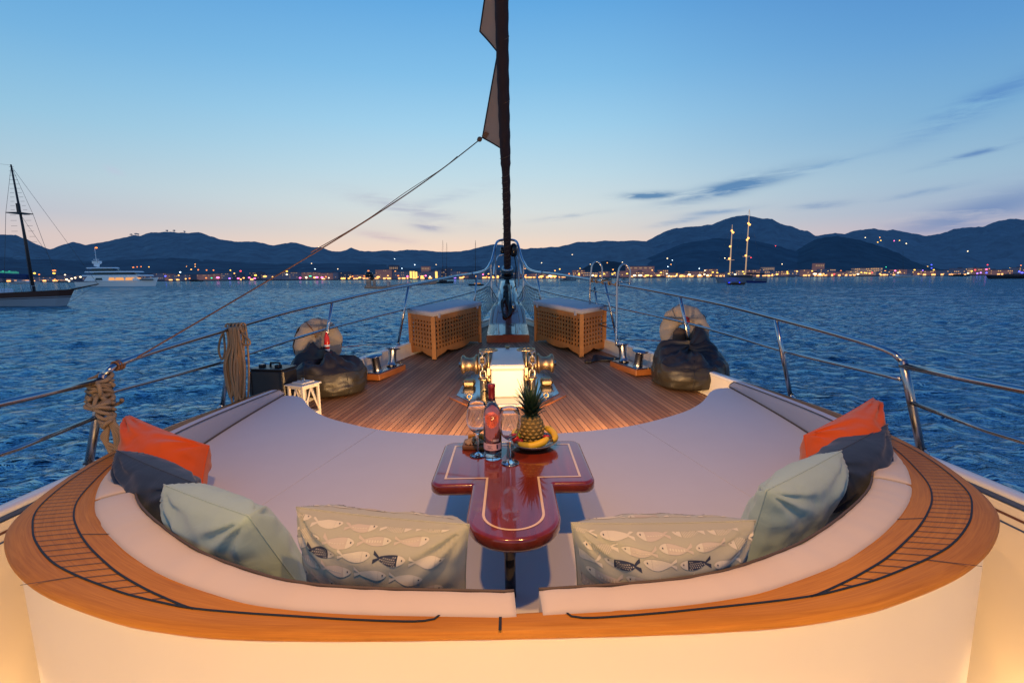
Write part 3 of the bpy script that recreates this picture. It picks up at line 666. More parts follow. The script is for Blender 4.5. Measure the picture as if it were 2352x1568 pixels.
def hullmesh(b, c, L, B, fb, fs, sgn=1, stern=.7, bands=None, draft=.4, deck=True):
    "hull with its bow along sgn*x; fb/fs freeboard at bow and stern; bands = [(fraction of height, material index)]"
    n = 22; lev = [0]+[q[0] for q in (bands or [])]+[1.]; idx = [q[1] for q in (bands or [])]
    def pt(t, side, h):
        w_ = B/2*(min(1, (1-t)**.55*1.25) if t > .35 else (stern+(1-stern)*min(1,t/.35)))
        if t >= 1: w_ = .01
        sh = fs+(fb-fs)*t**2.2; rake = (.055*L)*(h)*max(0,(t-.5)*2)**2
        ww = w_*(.72+.28*h**.6) if h > 0 else w_*.72
        return (c[0]+sgn*(t*L-L/2+rake), c[1]+side*ww, c[2]+sh*h)
    hs = [-.15, 0.]+lev[1:]
    for side in (-1, 1):
        for k in range(len(hs)-1):
            b.mi = 0 if k == 0 or not bands else (idx[k-1] if k-1 < len(idx) else 0)
            h0, h1 = hs[k], hs[k+1]
            vs = [pt(i/n, side, max(h0,-.15)) for i in range(n+1)]+[pt(i/n, side, h1) for i in range(n+1)]
            fs_ = [(i, i+1, n+2+i, n+1+i) if side*sgn < 0 else (n+1+i, n+2+i, i+1, i) for i in range(n)]
            b.add(vs, fs_, False)
    b.mi = 0
    vs = [pt(i/n, -1, .97) for i in range(n+1)]+[pt(i/n, 1, .97) for i in range(n+1)]; b.add(vs, [(i, i+1, n+2+i, n+1+i) for i in range(n)], False)
    vs = [pt(0,-1,-.15), pt(0,1,-.15), pt(0,1,1), pt(0,-1,1)]; b.add(vs, [(0,1,2,3)], False)
# traditional gulet at the left edge
def gulet():
    p = wl(85, 702); D = p.y; s = D/1045*1.0; L = 26.; bow = far(152, 690, D).x; cx = bow-L/2
    t = thing('wooden_schooner', 'white and brown wooden schooner with bare mast anchored at the far left', 'sailing boat', (cx, D, WZ), boat=False)
    b = MB(); hullmesh(b, (cx,D,WZ), L, 6, 2.35, 1.55, bands=[(.50,0),(.55,1),(.60,0),(1.,1)]); b.build('hull', ['bdim','bbrown'], t)
    b = MB(); b.box((cx-1,D,WZ+2.05), (10,3.2,.9), bev=.15); b.build('deckhouse', 'bwhite', t)
    b = MB(); b.tube([(bow+.6,D,WZ+2.2),(bow+5.0,D,WZ+3.05)], .1, 8, rr=[.15,.07]); b.build('bowsprit', 'spar', t)
    mx = far(76, 660, D).x; mt = far(25, 378, D)
    b = MB(); b.tube([(mx,D,WZ+1.8),(mx-.05,D,WZ+9),(mt.x+.0,D,mt.z)], .16, 8, rr=[.2,.17,.09]); b.build('mast', 'spar', t)
    ct = far(45, 490, D)
    b = MB(); b.box((ct.x,D,ct.z), (1.9,1.9,.12)); b.box((ct.x-.05,D,ct.z+.7), (.34,.3,1.3)); b.build('crosstree', 'spar', t)
    b = MB()
    for sx in (-1,1):
        top = Vector((mt.x,D,mt.z)); mid = Vector((ct.x+sx*.95,D,ct.z)); lo = Vector((mx+sx*1.9,D,WZ+2))
        for dy in (-.9,.9):
            b.tube([top+Vector((0,0,-.2)), mid+Vector((0,dy,0))], .018, 4); b.tube([mid+Vector((0,dy,0)), lo+Vector((0,dy*2.4,0))], .022, 4)
        for k in range(26):
            f_ = (k+.5)/26
            q = top.lerp(mid, f_*2.3) if f_ < .43 else mid.lerp(lo, (f_-.43)/.57)
            wd = .28 if f_ < .43 else .42
            b.tube([q+Vector((-wd,0,0)), q+Vector((wd,0,0))], .022, 4)
    b.tube([(mt.x,D,mt.z-.2),(bow+4.9,D,WZ+3.03)], .018, 4); b.tube([(ct.x,D,ct.z),(bow+1.,D,WZ+2.4)], .018, 4); b.tube([(mt.x,D,mt.z-.1),(mt.x-9,D,mt.z+1)], .015, 4)
    b.tube([(bow+4.9,D,WZ+3.),(bow+.3,D,WZ+.4)], .02, 4)
    b.build('rigging', 'wire', t)
    b = MB(); b.box((mx-3.6,D,WZ+4.3), (6.4,.45,.75), Matrix.Rotation(R(3),3,'Y'), bev=.15); b.build('boom_cover', 'bblue', t)
    b = MB()
    for k in range(14): b.tube([(bow-1-k*.9,D-2.4+max(0,1.6-k*.5),WZ+2.1),(bow-1-k*.9,D-2.4+max(0,1.6-k*.5),WZ+2.9)], .025, 4)
    b.tube([(bow-.6,D-.8,WZ+3.1),(bow-3,D-2.2,WZ+2.8),(bow-13,D-2.4,WZ+2.6)], .03, 4); b.build('railing', 'bwhite', t)
gulet()
def superyacht():
    p = wl(275, 657.5); D = p.y; s = D/1045*1.03; x0 = far(183,650,D).x; x1 = far(356,650,D).x; L = x1-x0; cx = (x0+x1)/2
    X = lambda px: far(px, 650, D).x
    t = thing('motor_yacht', 'large white motor yacht with lit saloon windows and radar mast', 'yacht', (cx, D, WZ), boat=False)
    b = MB(); hullmesh(b, (cx,D,WZ), L, 8, 5.0, 2.6, stern=.85); b.build('hull', 'ywhite', t)
    def deckhouse(name, xa, xb, ya, yb, wd, mat, slope=1.6):
        za, zb = far(275, ya, D).z, far(275, yb, D).z; xa, xb = X(xa), X(xb); b = MB()
        vs = []
        for z, ins in ((za,0),(zb,1)):
            e = slope*(zb-za)*ins
            vs += [(xa+e*.5,D-wd/2+ins*.3,z),(xb-e,D-wd/2+ins*.3,z),(xb-e*.6,D,z),(xb-e,D+wd/2-ins*.3,z),(xa+e*.5,D+wd/2-ins*.3,z)]
        fs = [(i,(i+1)%5,5+(i+1)%5,5+i) for i in range(5)]+[(5,6,7,8,9)]
        b.add(vs, fs, False); return b.build(name, mat, t)
    deckhouse('saloon', 205, 322, 645, 634, 6.6, 'ywhite'); 
    for a_, b_ in ((262,276),(277,297),(300,316)): deckhouse('window', a_, b_, 643.5, 637.5, 6.9, 'litcabin' if a_ != 300 else 'litcabin', .3)
    deckhouse('window', 232, 248, 643, 638, 6.9, 'bglass', .3)
    deckhouse('upper_deck', 202, 345, 634, 631.5, 7.4, 'ywhite', 1); deckhouse('bridge', 222, 318, 631.5, 625.5, 5.6, 'bglass', 2.2)
    deckhouse('bridge_roof', 208, 325, 625.5, 623, 6.4, 'ywhite', 1.5); deckhouse('sky_lounge', 218, 278, 623, 616.5, 4.6, 'bglass', 1.6); deckhouse('top_roof', 210, 272, 616.5, 614, 5, 'ywhite', 1.5)
    deckhouse('window', 330, 356, 643.5, 641, 5.8, 'bglass', .5)
    b = MB(); q = X(228); b.box((q,D,far(228,607,D).z), (2.2,1.2,2.6), Matrix.Rotation(R(14),3,'Y')); b.box((q+.2,D,far(228,600,D).z), (4.4,2,.25)); b.box((q,D,far(228,596,D).z), (3,.5,.3)); b.ball((q-1.6,D,far(228,603,D).z), .8, 8, 6); b.ball((q+1.9,D,far(228,603,D).z), .9, 8, 6); b.tube([(q,D,far(228,606,D).z),(q,D,far(228,571,D).z)], .12, 6); b.build('radar_mast', 'ywhite', t)
    b = MB(); q = far(221, 569, D); b.ball((q.x,D,q.z), (.8,.4,.4), 8, 6); b.tube([(q.x,D,q.z),(X(228),D,q.z-.2)], .08, 5); b.build('anchor_light', 'lamp_orange', t)
    b = MB()
    for px, py in ((176,640),(184,638),(170,645),(196,636)): q = far(px, py, D); b.ball((q.x,D-3,q.z), (.6,.4,.4), 6, 5)
    b.build('deck_light', 'lamp_white', t)
superyacht()
def smallboat(px, py, lpx, kind, label, mast=None, cat='boat', sgn=1, lit=False):
    p = wl(px, py); D = p.y; s = D/1045.; L = lpx*s; fb = min(2.6, L*.13)
    hm = {'white':'bwhite','dark':'bdark','grey':'bgrey','brown':'bbrown','blue':'sblue'}[kind]
    t = thing('sailing_boat' if mast else 'motorboat', label, cat, (p.x, D, WZ), boat=False)
    b = MB(); hullmesh(b, (p.x,D,WZ), L, L*.28, fb, fb*.7, sgn=sgn); b.build('hull', hm, t)
    b = MB(); b.box((p.x-sgn*L*.08,D,WZ+fb*1.05), (L*.45,L*.16,fb*.75), bev=fb*.15); b.build('cabin', 'bdark' if kind == 'dark' else ('bgrey' if kind != 'white' else 'bwhite'), t)
    b = MB(); b.box((p.x-sgn*L*.08,D,WZ+fb*1.12), (L*.40,L*.17,fb*.28)); b.build('window', 'litcabin' if lit else 'bglass', t)
    if mast:
        for (mx, my) in mast:
            q = far(mx, my, D); b = MB(); bx = p.x+(far(mx,py,D).x-p.x); b.tube([(bx,D,WZ+fb*.8),(q.x,D,q.z)], .09, 6, rr=[.16,.07]); 
            for e in (-1,1): b.tube([(q.x,D,q.z-.4),(bx+e*L*.3,D,WZ+fb)], .02, 3)
            b.tube([(bx-.9,D,WZ+(q.z-WZ)*.6),(bx+.9,D,WZ+(q.z-WZ)*.6)], .05, 4); b.build('mast', 'spar', t)
    return t
smallboat(1021, 650.5, 39, 'dark', 'dark two-masted sailing boat moored left of the bowsprit', [(1017,551),(1026,557)], 'sailing boat')
smallboat(1094, 656, 34, 'dark', 'dark single-masted boat seen end-on beside the bowsprit', [(1092,552)], 'sailing boat', -1, True)
smallboat(1304, 645, 36, 'grey', 'grey motorboat moored right of the bowsprit', None)
smallboat(452, 646.5, 28, 'dark', 'small dark motorboat right of the large white yacht', None)
smallboat(680, 643, 52, 'dark', 'long dark motorboat under the sloping rope', None)
smallboat(830, 643, 24, 'grey', 'small grey motorboat beside the outboard gangway frame', None)
smallboat(1553, 643, 26, 'white', 'small white sloop moored below the dark foothill', [(1553,600)], 'sailing boat')
smallboat(1396, 643, 18, 'dark', 'tiny dark launch behind the boarding ladder hooks', None)
smallboat(1434, 643, 16, 'grey', 'tiny grey launch just right of the boarding ladder', None)
smallboat(1832, 638.5, 16, 'white', 'tiny white motorboat right of the two-masted floodlit ketch', None)
smallboat(1948, 639, 26, 'white', 'small white motorboat in front of white shore lamps', None)
smallboat(1795, 637, 18, 'grey', 'tiny grey boat close in to the shore', None)
smallboat(2078, 637.5, 62, 'white', 'long white sloop with tall thin mast on the right', [(2074,576)], 'sailing boat')
smallboat(2205, 634.5, 44, 'dark', 'dark low boat left of the long black yacht', None)
smallboat(2330, 640, 120, 'dark', 'long black motor yacht at the right edge of the bay', None, 'yacht', -1)
smallboat(58, 652, 62, 'white', 'white motorboat half hidden behind the schooner mast', None)
smallboat(150, 649, 46, 'grey', 'grey motorboat between the schooner and the white yacht', None)
def ketch():
    p = wl(1702, 649); D = p.y; s = D/1045.; L = 108*s
    t = thing('floodlit_ketch', 'big two-masted ketch with floodlit masts and blue underwater glow', 'sailing boat', (p.x, D, WZ), boat=False)
    b = MB(); hullmesh(b, (p.x,D,WZ), L, 7, 3.4, 2.4, sgn=-1); b.build('hull', 'bgrey', t)
    b = MB(); b.box((p.x-1,D,WZ+3.1), (L*.5,3.5,1.5), bev=.3); b.build('deckhouse', 'bdark', t)
    for (x0,y0,x1,y1,lights) in ((1676,628,1682,516,[(1681,530),(1684,534),(1677,566),(1675,594)]),(1712,630,1721.5,481,[(1719,513),(1722,516),(1719,547),(1716,551),(1713,587)])):
        a_ = far(x0,y0,D); c_ = far(x1,y1,D); b = MB(); b.tube([a_, a_.lerp(c_,.5), c_], .3, 8, rr=[.34,.28,.12]); b.tube([a_.lerp(c_,.28)+Vector((-2,0,0)), a_.lerp(c_,.28)+Vector((2,0,0))], .1, 5); b.build('mast', 'litspar', t)
        for (lx,ly) in lights:
            q = far(lx,ly,D-.6); b = MB(); b.ball(q, (.55,.4,.5), 8, 6); b.build('mast_light', 'lamp_warm', t)
        b = MB()
        for e in (-1,1): b.tube([c_, Vector((a_.x+e*9,D,WZ+3))], .03, 4)
        b.build('rigging', 'wire', t)
    b = MB(); q = far(1755, 640, D); b.tube([(far(1716,600,D).x,D,far(1716,628,D).z),(q.x,D,far(1716,629,D).z)], .45, 6); b.build('boom', 'bdark', t)
    for lx in (1722, 1738): 
        q = wl(lx, 650.5); b = MB(); b.ball((q.x,D-4.6,WZ+.1), (1.9,.5,.28), 8, 6); b.build('underwater_light', 'ublue', t)
ketch()
smallboat(1690, 654, 40, 'brown', 'dark brown motorboat lying in front of the floodlit ketch', None)
smallboat(1737, 649.5, 42, 'blue', 'deep blue hulled motorboat beside the floodlit ketch', None, sgn=-1)

# ------------------------------------------------------------------ the yacht (boat coordinates: x to starboard, y forward, z up from eye level)
zc = lambda x, y: -.80 - .0333*max(0, y-1.4)            # coaming top
zm = lambda x, y: -1.06 + .055*(y-1)                     # mattress top
zd = lambda x, y: -1.22 + .055*(y-3)                     # deck
WP = [(-3,2.34),(0,2.34),(1.5,2.32),(2.5,2.29),(3.4,2.20),(4.1,2.06),(4.7,1.92),(5.4,1.72),(6.1,1.49),(6.7,1.26),(7.2,1.05),(7.8,.83),(8.3,.65),(8.8,.47),(9.3,.31),(9.8,.16),(10.05,.05)]
WPs = smooth_curve(WP, 60)
Wf = lambda y: interp(WPs, y)
zcap = lambda y: -1.0 + .0286*max(0, y-2.4)
OUT = smooth_curve([(0,.950),(.35,.953),(.64,.966),(.82,.993),(.95,1.025),(1.155,1.098),(1.30,1.165),(1.435,1.247),(1.57,1.352),(1.67,1.455),(1.765,1.61),(1.868,1.85),(1.945,2.1),(1.99,2.4),(2.0,2.7),(1.985,3.0),(1.95,3.4),(1.925,3.62)], 90)
INN = smooth_curve([(0,.99),(.38,1.012),(.6,1.045),(.74,1.09),(.92,1.165),(1.07,1.25),(1.18,1.322),(1.325,1.43),(1.468,1.56),(1.61,1.73),(1.72,1.90),(1.80,2.07),(1.85,2.25),(1.885,2.5),(1.9,2.8),(1.895,3.2),(1.875,3.62)], 90)
# ---- coaming
co = thing('seating_coaming', 'curved cream coaming with varnished teak cap around the sunken lounge', 'coaming', (0,.95,-2.05))
def sweep_cap():
    b = MB(); O = full(OUT); I = full(INN); n = len(O); rings = []; L = 0; uv = []
    for i in range(n):
        o = Vector(O[i]); q = Vector(I[i]); d = (o-q).normalized()
        a_ = Vector(O[max(0,i-1)]); c_ = Vector(O[min(n-1,i+1)]); L += (o-Vector(O[i-1])).length if i else 0
        tng = (c_-a_).normalized(); nn = Vector((-tng.y, tng.x)); nn = nn if nn.dot(d) > 0 else -nn
        z = zc(o.x, o.y); pr = [(q, z-.03)]
        w_ = (o-q).length; pr = [(q, zc(q.x,q.y)-.03)]
        for k in range(7): p = q.lerp(o, k/6*(1-.012/w_)); pr.append((p, zc(p.x,p.y)))
        pr += [(o+nn*.004, z-.0025), (o+nn*.010, z-.008), (o+nn*.013, z-.016), (o+nn*.009, z-.025), (o-nn*.010, z-.028)]
        rings.append([(p.x,p.y,zz) for p, zz in pr]); uv.append(L)
    m_ = len(rings[0]); vs = [p for r_ in rings for p in r_]; fs = []; uvs = []
    dv = [0, 0]+[.04*k for k in range(1,7)]+[.25,.26,.27,.28,.3]
    for i in range(n-1):
        for k in range(m_-1):
            fs.append((i*m_+k, i*m_+k+1, (i+1)*m_+k+1, (i+1)*m_+k))
            uvs.append([(uv[i],dv[k]),(uv[i],dv[k+1]),(uv[i+1],dv[k+1]),(uv[i+1],dv[k])])
    b.add(vs, fs, True, uvs)
    b.f.append(list(range(m_))); b.m.append(0); b.sm.append(False); b.f.append([(n-1)*m_+k for k in range(m_)][::-1]); b.m.append(0); b.sm.append(False)
    return b.build('teak_cap', 'teak', co)
sweep_cap()
CO = [(-1.993,2.269),(-1.967,2.089),(-1.913,1.88),(-1.815,1.691),(-1.69,1.533),(-1.55,1.400),(-1.436,1.304),(-1.315,1.226),(-1.203,1.171),(-1.095,1.123),(-.979,1.084),(-.875,1.054),(-.78,1.030),(-.653,1.012),(-.492,.990),(-.367,.972),(-.22,.962),(-.175,.963),(-.150,.975),(-.142,1.0)]
CO = smooth_curve([(-1.952,3.5),(-1.965,3.1),(-1.968,2.75),(-1.955,2.45),(-1.925,2.2),(-1.88,1.98),(-1.80,1.76),(-1.69,1.555),(-1.55,1.405),(-1.436,1.312),(-1.315,1.232),(-1.203,1.176),(-1.095,1.131),(-.979,1.087),(-.875,1.056),(-.78,1.032),(-.653,1.013),(-.492,.995),(-.367,.982),(-.25,.973),(-.19,.972),(-.158,.980),(-.147,.996)], 150)
CI = smooth_curve([(-1.94,3.5),(-1.945,3.1),(-1.940,2.75),(-1.92,2.45),(-1.875,2.2),(-1.80,1.99),(-1.715,1.81),(-1.62,1.64),(-1.52,1.515),(-1.41,1.412),(-1.297,1.322),(-1.183,1.243),(-1.071,1.172),(-.958,1.112),(-.891,1.080),(-.80,1.040),(-.765,1.028)], 120)
cb_ = MB()
def seams(sg):
    S = lambda pts: [(sg*-p[0], p[1]) for p in pts]
    cb_.ribbon(S(CO), .0052, zc, .0028); cb_.ribbon(S(CI), .0052, zc, .0028)
    # transverse seams inside the lens, parallel, inboard end swept forward
    co_ = np.array(CO); ci_ = np.array(CI)
    k = -3.4
    for j in range(90):
        c_ = .78+j*.0335                                   # y intercept at x = -1
        tilt = .16 if c_ < 1.6 else .16
        line = lambda x: c_+(x+1.)*tilt
        def cross(cv):
            f_ = cv[:,1]-line(cv[:,0]); r_ = []
            for i in range(len(f_)-1):
                if f_[i]*f_[i+1] <= 0 and f_[i] != f_[i+1]: t_ = f_[i]/(f_[i]-f_[i+1]); r_.append(tuple(cv[i]+(cv[i+1]-cv[i])*t_))
            return r_
        A1, B1 = cross(co_), cross(ci_)
        A1 = [p for p in A1 if p[0] < -.76]; B1 = [p for p in B1 if p[0] < -.76]
        if A1 and B1 and abs(A1[0][0]-B1[0][0]) > .01:
            n_ = 6; p0, p1 = A1[0], B1[0]
            cb_.ribbon(S([(p0[0]+(p1[0]-p0[0])*t/n_, p0[1]+(p1[1]-p0[1])*t/n_) for t in range(n_+1)]), .0024, zc, .0024)
    # butt joints
    for (p0, p1) in (((-1.30,1.130),(-1.175,1.165)),((-1.365,1.378),(-1.245,1.375)),((-1.96,2.02),(-1.90,2.03))):
        cb_.ribbon(S([(p0[0]+(p1[0]-p0[0])*t/4, p0[1]+(p1[1]-p0[1])*t/4) for t in range(5)]), .0028, zc, .0024)
seams(1); seams(-1)
cb_.ribbon([(-.006,.940),(-.006,.96),(-.006,.992)], .007, zc)
cb_.build('caulking', 'caulk', co)
# wall under the cap
b = MB(); O = full(OUT); vs = []; n = len(O); hz = [-.026,-.3,-.6,-.9,-1.13,-1.2]
for i in range(n):
    o = Vector(O[i]); a_ = Vector(O[max(0,i-1)]); c_ = Vector(O[min(n-1,i+1)]); t_ = (c_-a_).normalized(); nn = Vector((-t_.y,t_.x))
    if nn.dot(o-Vector((0,2.2))) < 0: nn = -nn
    for k, h in enumerate(hz): ins = .012 if k < 4 else (.004 if k == 4 else -.03); vs.append((o.x-nn.x*ins, o.y-nn.y*ins, -.80+h if k else zc(o.x,o.y)+h))
m_ = len(hz)
b.add(vs, [(i*m_+k, (i+1)*m_+k, (i+1)*m_+k+1, i*m_+k+1) for i in range(n-1) for k in range(m_-1)])
b.build('wall', 'cream', co)
b = MB(); pts = []
for i in range(n):
    o = Vector(O[i]); a_ = Vector(O[max(0,i-1)]); c_ = Vector(O[min(n-1,i+1)]); t_ = (c_-a_).normalized(); nn = Vector((-t_.y,t_.x))
    if nn.dot(o-Vector((0,2.2))) < 0: nn = -nn
    pts.append((o.x+nn.x*.0, o.y+nn.y*.0, zc(o.x,o.y)-.032+.0012*math.sin(i*1.7)))
b.tube(pts, .0048, 6); b.build('bead', 'cream', co)
# front end faces of the coaming
for sg in (-1,1):
    b = MB(); xa, xb = 1.86, 1.92; b.box((sg*(xa+xb)/2, 3.595, -1.05), (xb-xa, .05, .30)); b.build('end_panel', 'cream', co)

# ---- pads
def offs(curve, d):
    r_ = []; n = len(curve)
    for i in range(n):
        a_ = Vector(curve[max(0,i-1)][:2]); c_ = Vector(curve[min(n-1,i+1)][:2]); t_ = (c_-a_).normalized(); nn = Vector((-t_.y,t_.x))
        if nn.dot(Vector((0,2.3))-Vector(curve[i][:2])) < 0: nn = -nn
        r_.append((Vector(curve[i][:2])+nn*d, nn))
    return r_
def pad(name, sg, s0, s1, label, wd=.10, group=None):
    cv = [p for p in smooth_curve([(p[0],p[1]) for p in INN], 240) if True]
    cv = [(sg*p[0], p[1]) for p in cv]; i0, i1 = int(abs(s0)*239), int(s1*239)
    if s0 < 0: cv = [(-q[0], q[1]) for q in cv[1:i0+1][::-1]]+cv[:i1+1]
    else: cv = cv[i0:i1+1]
    of = offs(cv, 0); n = len(of)
    bulge = lambda i: min(1, min(i, n-1-i)/3.)**.5
    b = MB(); vs = []; prof = [(-.012,-.05),(-.014,.002),(.0,.012),(.03,.019),(.06,.019),(.085,.014),(.099,.003),(.106,-.02),(.112,-.12),(.108,-.30)]
    m_ = len(prof)
    for i, (p, nn) in enumerate(of):
        y = p.y; w_ = wd/.1; k = bulge(i); wrk = .0032*mnoise.noise(Vector((p.x*16,p.y*16,1)))+.0022*mnoise.noise(Vector((p.x*5,p.y*5,4)))
        s_ = 1 if i not in (0, n-1) else .9
        w_ = interp([(0,.74),(.5,.78),(.9,.92),(1.2,1.0),(3,1.0)], abs(p.x))
        for (dx, dz) in prof:
            zz = zc(p.x,p.y)+(dz*.62*(.4+.6*k) if dz > 0 else dz)+wrk*(1 if dz > 0 else 0)
            zz = max(zz, zm(p.x,p.y)-.01); q = p+nn*(dx*w_); vs.append((q.x,q.y,zz))
    fs = [(i*m_+k, i*m_+k+1, (i+1)*m_+k+1, (i+1)*m_+k) for i in range(n-1) for k in range(m_-1)]
    b.add(vs, fs); b.f.append([k for k in range(m_)][::-1]); b.m.append(0); b.sm.append(False); b.f.append([(n-1)*m_+k for k in range(m_)]); b.m.append(0); b.sm.append(False)
    o = b.build(name, 'pad'); tag(o, label, 'backrest cushion', group)
    q = MB(); q.tube([tuple((p+nn*(.104*interp([(0,.74),(.5,.78),(.9,.92),(1.2,1.0),(3,1.0)], abs(p.x)))))+(zc(p.x,p.y)+.003,) for p, nn in of], .004, 6)
    q.build('piping', 'piping', o); return o
pad('backrest_cushion', -1, -.0095, .455, 'long curved cream backrest cushion behind the left fish print pillow', group='curved backrest cushions')
pad('backrest_cushion', 1, .0262, .455, 'long curved cream backrest cushion behind the right fish print pillow', group='curved backrest cushions')
pad('backrest_cushion', -1, .459, .60, 'short cream backrest cushion beside the left navy pillow', group='curved backrest cushions')
pad('backrest_cushion', 1, .459, .60, 'short cream backrest cushion beside the right navy pillow', group='curved backrest cushions')
M['bol'] = fabric('bolster_cloth', (.40,.40,.46), .04, .16); M['boltop'] = fabric('bolster_top_cloth', (.52,.50,.56), .04, .16)  # one cloth in two tones: face darkened to paint in its shade
def bolster(sg, label):
    cv = [(sg*p[0], p[1]) for p in smooth_curve([(p[0],p[1]) for p in INN], 240)][146:]; of = offs(cv, 0); n = len(of); b = MB(); vs = []
    for i, (p, nn) in enumerate(of):
        top = zc(p.x,p.y)+.012; bot = zm(p.x,p.y)-.01; t_ = i/(n-1); e = 1 if i < n-6 else math.sqrt(max(.02,1-((i-n+6)/6)**2))
        h = top-bot; wv = .002*mnoise.noise(Vector((p.y*22,0,0)))
        for (dx, f_) in ((-.01,0),(-.01,.9),(.0,1.),(.03,1.03),(.052,1.0),(.060,.93),(.063+wv,.6),(.063+wv,.3),(.058,0)):
            q = p+nn*(dx); vs.append((q.x, q.y, bot+h*(f_*e if i > n-7 else f_)))
    m_ = 9
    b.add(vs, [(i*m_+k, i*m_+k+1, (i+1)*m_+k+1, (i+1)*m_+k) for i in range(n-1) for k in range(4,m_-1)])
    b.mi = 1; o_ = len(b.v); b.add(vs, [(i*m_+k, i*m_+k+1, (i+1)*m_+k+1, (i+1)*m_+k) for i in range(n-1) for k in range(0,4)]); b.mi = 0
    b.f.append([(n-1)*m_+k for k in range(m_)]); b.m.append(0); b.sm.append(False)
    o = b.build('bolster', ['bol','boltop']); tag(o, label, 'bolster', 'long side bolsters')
    q = MB(); q.tube([tuple(p+nn*.060)+(zc(p.x,p.y)+.0145-(.0 if i < n-5 else .01*(i-n+5)),) for i, (p, nn) in enumerate(of)], .0035, 6); q.tube([tuple(p+nn*.066)+(zm(p.x,p.y)+.005,) for p, nn in of], .0045, 6)
    q.build('piping', 'piping', o)
bolster(-1, 'long mauve grey side bolster tapering forward from the left orange pillow')
bolster(1, 'long mauve grey side bolster tapering forward from the right orange pillow')

# ---- mattress, three pieces
ARC = smooth_curve([(0,2.715),(.3,2.722),(.56,2.762),(.85,2.845),(1.2,3.04),(1.4,3.215),(1.52,3.37),(1.60,3.49),(1.69,3.575),(1.79,3.60)], 60)
aft = [tuple(p) for p, nn in offs(smooth_curve([(p[0],p[1]) for p in INN], 120), .066)]
aft = [p for p in aft if p[1] < 3.6]
edge = full(ARC); edge = [p for p in edge]; aftf = mir(aft)[::-1]+aft
def poly_between(xa_top, xa_bot, xb_top, xb_bot):
    "piece of mattress between two straight joints (front x, aft x)"
    top = [p for p in edge if p[0] > xa_top and p[0] < xb_top]; bot = [p for p in aftf if True]
    def on(cv, x): i = int(np.argmin([abs(p[0]-x) for p in cv])); return i
    yt = lambda x: interp([(p[0],p[1]) for p in edge], x)
    yb = lambda x: interp([(p[0],p[1]) for p in aft_low], x)
    P = []
    if xa_top > -1.7: P.append((xa_top, yt(xa_top)))
    P += top
    if xb_top < 1.7: P.append((xb_top, yt(xb_top)))
    return P
aft_low = [p for p in aftf]
half = [p for p in aft]            # right side x>0, from the axis to the front
JT, JB = .84, 1.27                 # joint crossing: front edge x and aft x
yt = interp([(p[0],p[1]) for p in ARC], JT); jb = min(range(len(half)), key=lambda i: abs(half[i][0]-JB))
right = [(JT,yt)]+[p for p in ARC if p[0] > JT]+[p for p in half[jb:]][::-1]
right = right
centre = mir([p for p in ARC if p[0] < JT])[::-1]+[p for p in ARC if 0 < p[0] < JT]+[(JT,yt)]+half[:jb+1][::-1]+mir(half[1:jb+1])+[(-JT,yt)]
def tesslab(pts, name, label):
    b = MB(); b.slab(pts, zm, .115, .0016); o = b.build(name, 'matt'); tag(o, label, 'sun mattress', 'sun mattress sections'); return o
g_ = .0002
tesslab([(x+g_,y) if abs(x) < 1.75 else (x,y) for x, y in right], 'sun_mattress', 'mauve grey sun mattress section filling the right wing of the lounge')
tesslab([(-x-g_,y) if abs(x) < 1.75 else (-x,y) for x, y in right], 'sun_mattress', 'mauve grey sun mattress section filling the left wing of the lounge')
tesslab([(x*.9998,y) for x, y in centre], 'sun_mattress', 'wide central sun mattress section under the table')
# lounge base under the mattress
b = MB(); vs = []; E_ = [(x*.985, y-.02) for x, y in edge]
for p in E_: z = zm(*p)-.108; vs += [(p[0],p[1],z), (p[0],p[1],zd(*p)-.02)]
b.add(vs, [(2*i,2*i+2,2*i+3,2*i+1) for i in range(len(E_)-1)])
n = len(E_); o_ = len(b.v); b.add([(p[0],p[1],zm(*p)-.112) for p in E_]+[(p[0],p[1],zm(*p)-.112) for p in aftf[::-1]], [tuple(range(n+len(aftf)))], False)
tag(b.build('lounge_base', 'cream'), 'low curved cream plinth that carries the sun mattresses', 'plinth')

# ---- deck, side deck, bulwark, hull
b = MB(); ys = list(np.linspace(2.4, 9.95, 60)); vs = []
for y in ys:
    w_ = max(.02, Wf(y)-.07)
    for k in range(9): x = -w_+2*w_*k/8; vs.append((x, y, zd(x,y)))
b.add(vs, [(j*9+k, j*9+k+1, (j+1)*9+k+1, (j+1)*9+k) for j in range(len(ys)-1) for k in range(8)], False)
tag(b.build('deck', 'deck', origin=(0,0,0)), 'planked teak foredeck running to the bow', 'deck', kind='structure')
b = MB(); vs = []; ys = list(np.linspace(-3, 3.7, 20))
for y in ys: vs += [(-Wf(y)+.05,y,-2.0),(Wf(y)-.05,y,-2.0)]
b.add(vs, [(2*i,2*i+1,2*i+3,2*i+2) for i in range(len(ys)-1)], False)
tag(b.build('side_deck', 'cream', origin=(0,0,0)), 'lower cream walkway around the outside of the coaming', 'walkway', kind='structure')
def strip(b, ys, prof):
    vs = []; m_ = len(prof(ys[0]))
    for y in ys: vs += prof(y)
    b.add(vs, [(i*m_+k, i*m_+k+1, (i+1)*m_+k+1, (i+1)*m_+k) for i in range(len(ys)-1) for k in range(m_-1)])
YB = list(np.linspace(-3, 10.03, 120))
